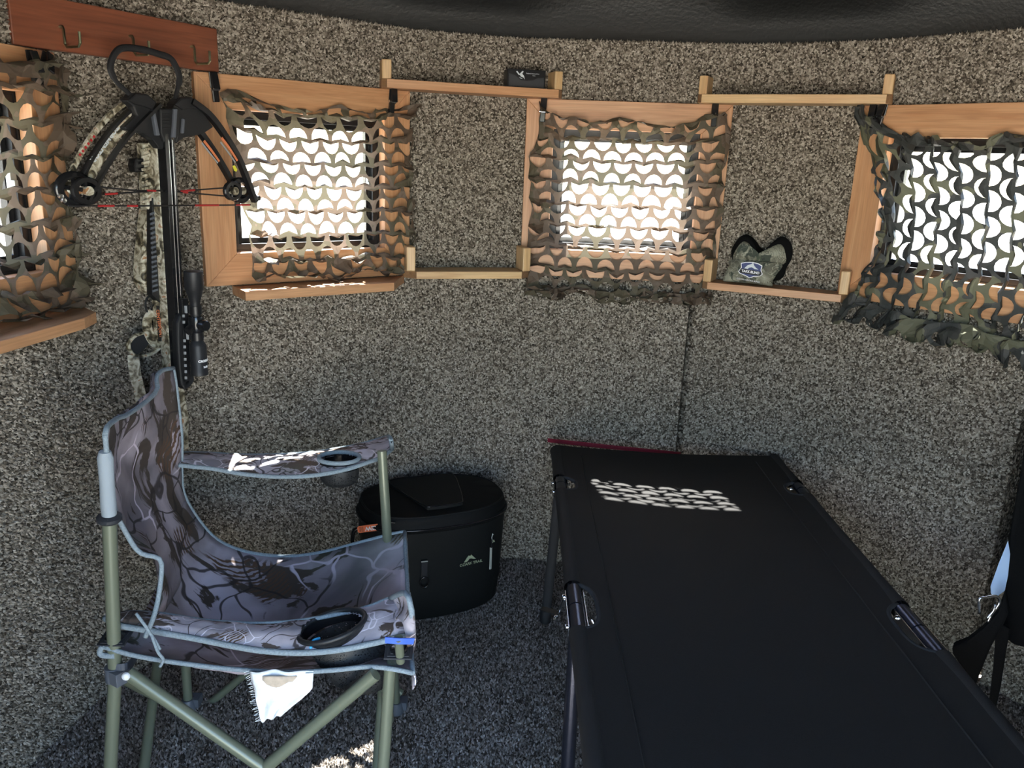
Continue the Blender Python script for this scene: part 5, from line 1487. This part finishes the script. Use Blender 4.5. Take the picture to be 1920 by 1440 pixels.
# sleeve round each rail between the cut-outs, stitched hem line
for side, xr in ((0, X0), (1, X1)):
    cuts = sorted(CUTS[side]); segs = []; y = Y0
    for yc, hl in cuts: segs.append((y, yc - hl)); y = yc + hl
    segs.append((y, Y1))
    for a, b in segs:
        n_ = 12; k_ = max(2, int((b - a) / 0.06)); vs = []
        for i in range(k_ + 1):
            yy = a + (b - a) * i / k_
            rr = RT + 0.0035 + (0.002 if i in (0, k_) else 0)
            for j in range(n_):
                t_ = 2 * math.pi * j / n_
                vs.append(V((xr + rr * math.cos(t_) * 1.05, yy, ZC + rr * math.sin(t_))))
        MB().add(vs, [(i * n_ + j, (i + 1) * n_ + j, (i + 1) * n_ + (j + 1) % n_, i * n_ + (j + 1) % n_) for i in range(k_) for j in range(n_)]).build('side_sleeve', 'cotsleeve', cot, smooth=True)
    # rounded black binding along each cut-out
    for yc, hl in cuts:
        sg = 1 if side == 0 else -1
        pts = [V((xr - sg * 0.012, yc - hl, ZC + 0.006))]
        for k in range(-13, 14):
            y = yc + hl * k / 13.5; pts.append(V((xr + sg * (cut_depth(side, y) - 0.001), y, ZC + RT - 0.002 - 0.010 * (cut_depth(side, y) / 0.066))))
        pts.append(V((xr - sg * 0.012, yc + hl, ZC + 0.006)))
        MB().tube(pts, 0.0050, 8).build('binding', 'clothblack', cot, smooth=True)
    st_ = MB()
    xs_ = xr + (0.074 if side == 0 else -0.074)
    def zt(x, y):
        u = (x - X0) / (X1 - X0)
        return ZC + RT + 0.0035 - 0.020 * (abs(math.sin(math.pi * u)) ** 0.7) * (0.35 + 0.65 * min(1, max(0, Y1 - y) / 0.25)) + 0.0015 * noise.noise(V((x * 9, y * 7, 4)))
    y = Y0 + 0.02
    st_.add([V((xs_ + d, yy, zt(xs_, yy) + h)) for yy in np.linspace(Y0, Y1 - 0.06, 50) for d, h in ((-0.0016, -0.002), (0, 0.0006), (0.0016, -0.002))],
            [(i * 3 + j, (i + 1) * 3 + j, (i + 1) * 3 + j + 1, i * 3 + j + 1) for i in range(49) for j in range(2)])
    st_.build('hem_ridge', 'cotsleeve', cot)
for yy in ():
    st_ = MB(); xs__ = np.linspace(X0 + 0.075, X1 - 0.075, 40)
    st_.add([V((x, yy + d, zt(x, yy) + h)) for x in xs__ for d, h in ((-0.0014, -0.002), (0, 0.0004), (0.0014, -0.002))], [(i * 3 + j, (i + 1) * 3 + j, (i + 1) * 3 + j + 1, i * 3 + j + 1) for i in range(39) for j in range(2)])
    st_.build('cross_seam', 'cotsleeve', cot)
# rails, end bars
for xr in (X0, X1):
    MB().tube([(xr, Y0 + 0.01, ZC), (xr, Y1 - 0.01, ZC)], RT, 16).build('side_rail', 'cotmetal', cot, smooth='auto')
MB().tube([(X0, Y1 - 0.012, ZC - 0.004), (X1, Y1 - 0.012, ZC - 0.004)], 0.010, 10).build('end_bar', 'cotmetal', cot, smooth='auto')
MB().tube([(X0, Y0 + 0.012, ZC - 0.004), (X1, Y0 + 0.012, ZC - 0.004)], 0.010, 10).build('end_bar', 'cotmetal', cot, smooth='auto')
# legs: flattened U frames, black
def leg_u(yt, yb, xo, mat='clothblack'):
    for xt, xb in ((X0 - 0.004, X0 - xo), (X1 + 0.004, X1 + xo)):
        MB().tube([V((xt, yt, ZC - 0.012)), V((xb, yb, 0.006))], 0.0145, 12).build('leg', mat, cot, smooth='auto')
        MB().lathe([(0.0165, 0.004), (0.0175, 0.010), (0.0165, 0.045), (0.0145, 0.048)], Matrix.Translation((xb, yb, 0)), 14).build('foot', 'blackplastic', cot, smooth='auto')
    f = 0.12; y_ = yt + (yb - yt) * f
    MB().tube([V((X0, y_, ZC * (1 - f))), V((X1, y_, ZC * (1 - f)))], 0.009, 10).build('cross_bar', mat, cot, smooth='auto')
leg_u(2.17, 2.235, 0.020); leg_u(1.44, 1.36, 0.010, 'cotmetal'); leg_u(0.86, 0.78, 0.012, 'cotmetal')
# hinges at the middle joints
def hinge(side, yc, hl, big):
    xr = X0 if side == 0 else X1; sg = 1 if side == 0 else -1
    h = empty('hinge', (xr, yc, ZC), cot)
    k = 1.0 if big else 0.55
    MB().tube([(xr, yc + 0.003, ZC), (xr, yc + hl - 0.008, ZC)], RT + 0.0022, 20).build('hinge_sleeve', 'cotmetal', h, smooth='auto')
    MB().tube([(xr, yc - hl + 0.004, ZC), (xr, yc - 0.002, ZC)], RT + 0.0028, 20).build('hinge_sleeve', 'cotmetal', h, smooth='auto')
    for s2 in (-1, 1):
        M = Matrix.Translation((xr + s2 * (RT + 0.0048), yc - 0.004, ZC - 0.004))
        MB().box(M, 0.0022, hl * 1.62, 0.022).build('side_plate', 'chrome' if big else 'glossblack', h, bevel=0.001)
        for yy in ((yc + hl * 0.62), (yc - hl * 0.70)):
            Mr_ = Matrix.Translation((xr + s2 * (RT + 0.006), yy, ZC - 0.002)) @ Matrix.Rotation(R_(90 * s2), 4, 'Y')
            MB().lathe([(0.0058, 0), (0.0058, 0.003), (0.004, 0.0055), (0.0, 0.0062)], Mr_, 14).build('rivet', 'chrome', h, smooth='auto')
    if big:
        MB().box(Matrix.Translation((xr + sg * 0.034, yc - hl * 0.35, ZC - 0.016)) @ Matrix.Rotation(R_(12), 4, 'Z'), 0.006, 0.030, 0.012).build('lock_button', 'chrome' if side == 0 else 'glossblack', h, bevel=0.002)
for side in (0, 1):
    for j, (yc, hl) in enumerate(CUTS[side]): hinge(side, yc, hl, j == 1 or j == 2)
# folding strut with its bolt, on the left of the near joint
a = V((X0 - RT - 0.006, 1.56, ZC - 0.004)); b = aty(1047, 1150, 1.60)
MB().box(frame((a + b) / 2, b - a, V((0, 1, 0))), (b - a).length, 0.012, 0.003).build('strut', 'chrome', cot, bevel=0.0008)
b2 = aty(1020, 1142, 1.64)
MB().box(frame((b + b2) / 2, b2 - b, V((0, 1, 0))), (b2 - b).length + 0.02, 0.013, 0.003).build('strut', 'glossblack', cot, bevel=0.0008)
Mr_ = Matrix.Translation(aty(1043, 1158, 1.59)) @ Matrix.Rotation(R_(-80), 4, 'Y') @ Matrix.Rotation(R_(50), 4, 'X')
MB().lathe([(0.0062, 0), (0.0062, 0.003), (0.004, 0.006), (0, 0.007)], Mr_, 14).build('strut_bolt', 'chrome', cot, smooth='auto')
# red edging of the strap across the head end
A_, B_ = aty(1027, 823, 2.545), aty(1276, 849, 2.50)
rd = MB()
for k in range(3):
    rd.tube([A_ - V((0, 0, 0.0045 * k)), (A_ + B_) / 2 - V((0, 0, 0.0045 * k + 0.001)), B_ - V((0, 0, 0.0045 * k))], 0.0026, 6)
rd.build('red_edging', 'red', cot, smooth=True)

# ---------------------------------------------------------------- black bag on its strap at the right
bag = thing('black_carry_bag', aty(1905, 1230, 1.62), 'black carry bag slung at the right edge beyond the cot, with metal buckle', 'bag')
def slab(pts, Yc, th, name, mat, par, bev=0.004):
    P0 = [aty(x, y, Yc + dz) for x, y, dz in pts]; n_ = len(P0); d = V((P0[0].x, P0[0].y, 0)).normalized() * th
    return MB().add([p for p in P0] + [p + d for p in P0], [tuple(range(n_)), tuple(range(n_, 2 * n_))[::-1]] + [(i, n_ + i, n_ + (i + 1) % n_, (i + 1) % n_) for i in range(n_)]).build(name, mat, par, bevel=bev)
slab([(1935, 830, 0), (1918, 862, 0), (1905, 930, 0), (1893, 1000, 0), (1886, 1060, 0), (1884, 1120, 0), (1878, 1165, 0), (1884, 1200, 0), (1900, 1212, 0), (1950, 1225, 0), (1990, 1200, 0), (2010, 1000, 0), (1990, 850, 0)], 1.64, 0.08, 'bag_body', 'fleece', bag, 0.012)
slab([(1884, 1110, 0), (1870, 1150, 0), (1842, 1180, 0), (1812, 1203, 0), (1784, 1214, 0), (1786, 1228, 0), (1806, 1258, 0), (1826, 1296, 0), (1838, 1262, 0), (1858, 1214, 0), (1880, 1175, 0), (1892, 1150, 0)], 1.56, 0.03, 'flap', 'fleece', bag, 0.006)
slab([(1868, 1165, 0), (1862, 1250, 0), (1853, 1325, 0), (1866, 1336, 0), (1876, 1290, 0), (1886, 1225, 0), (1894, 1180, 0)], 1.58, 0.012, 'strap', 'fleece', bag, 0.003)
bk = smooth_path([aty(x, y, 1.55) for x, y in ((1836, 1150), (1836, 1124), (1850, 1120), (1868, 1118), (1874, 1130), (1860, 1150), (1852, 1166))], 4)
MB().tube(bk, 0.0030, 8).build('buckle', 'chrome', bag, smooth=True)
MB().tube(smooth_path([aty(x, y, 1.545) for x, y in ((1850, 1160), (1862, 1146), (1866, 1134))], 4), 0.0026, 8).build('buckle_tongue', 'chrome', bag, smooth=True)
pb = slab([(1890, 1014, 0), (1872, 1058, 0), (1857, 1100, 0), (1858, 1114, 0), (1869, 1119, 0), (1884, 1108, 0), (1890, 1080, 0), (1894, 1040, 0)], 1.63, 0.004, 'hanging_cloth', 'paleblue', None, 0.001)
tagged(pb, 'pale blue cloth corner hanging behind the black bag at the right edge', 'cloth')
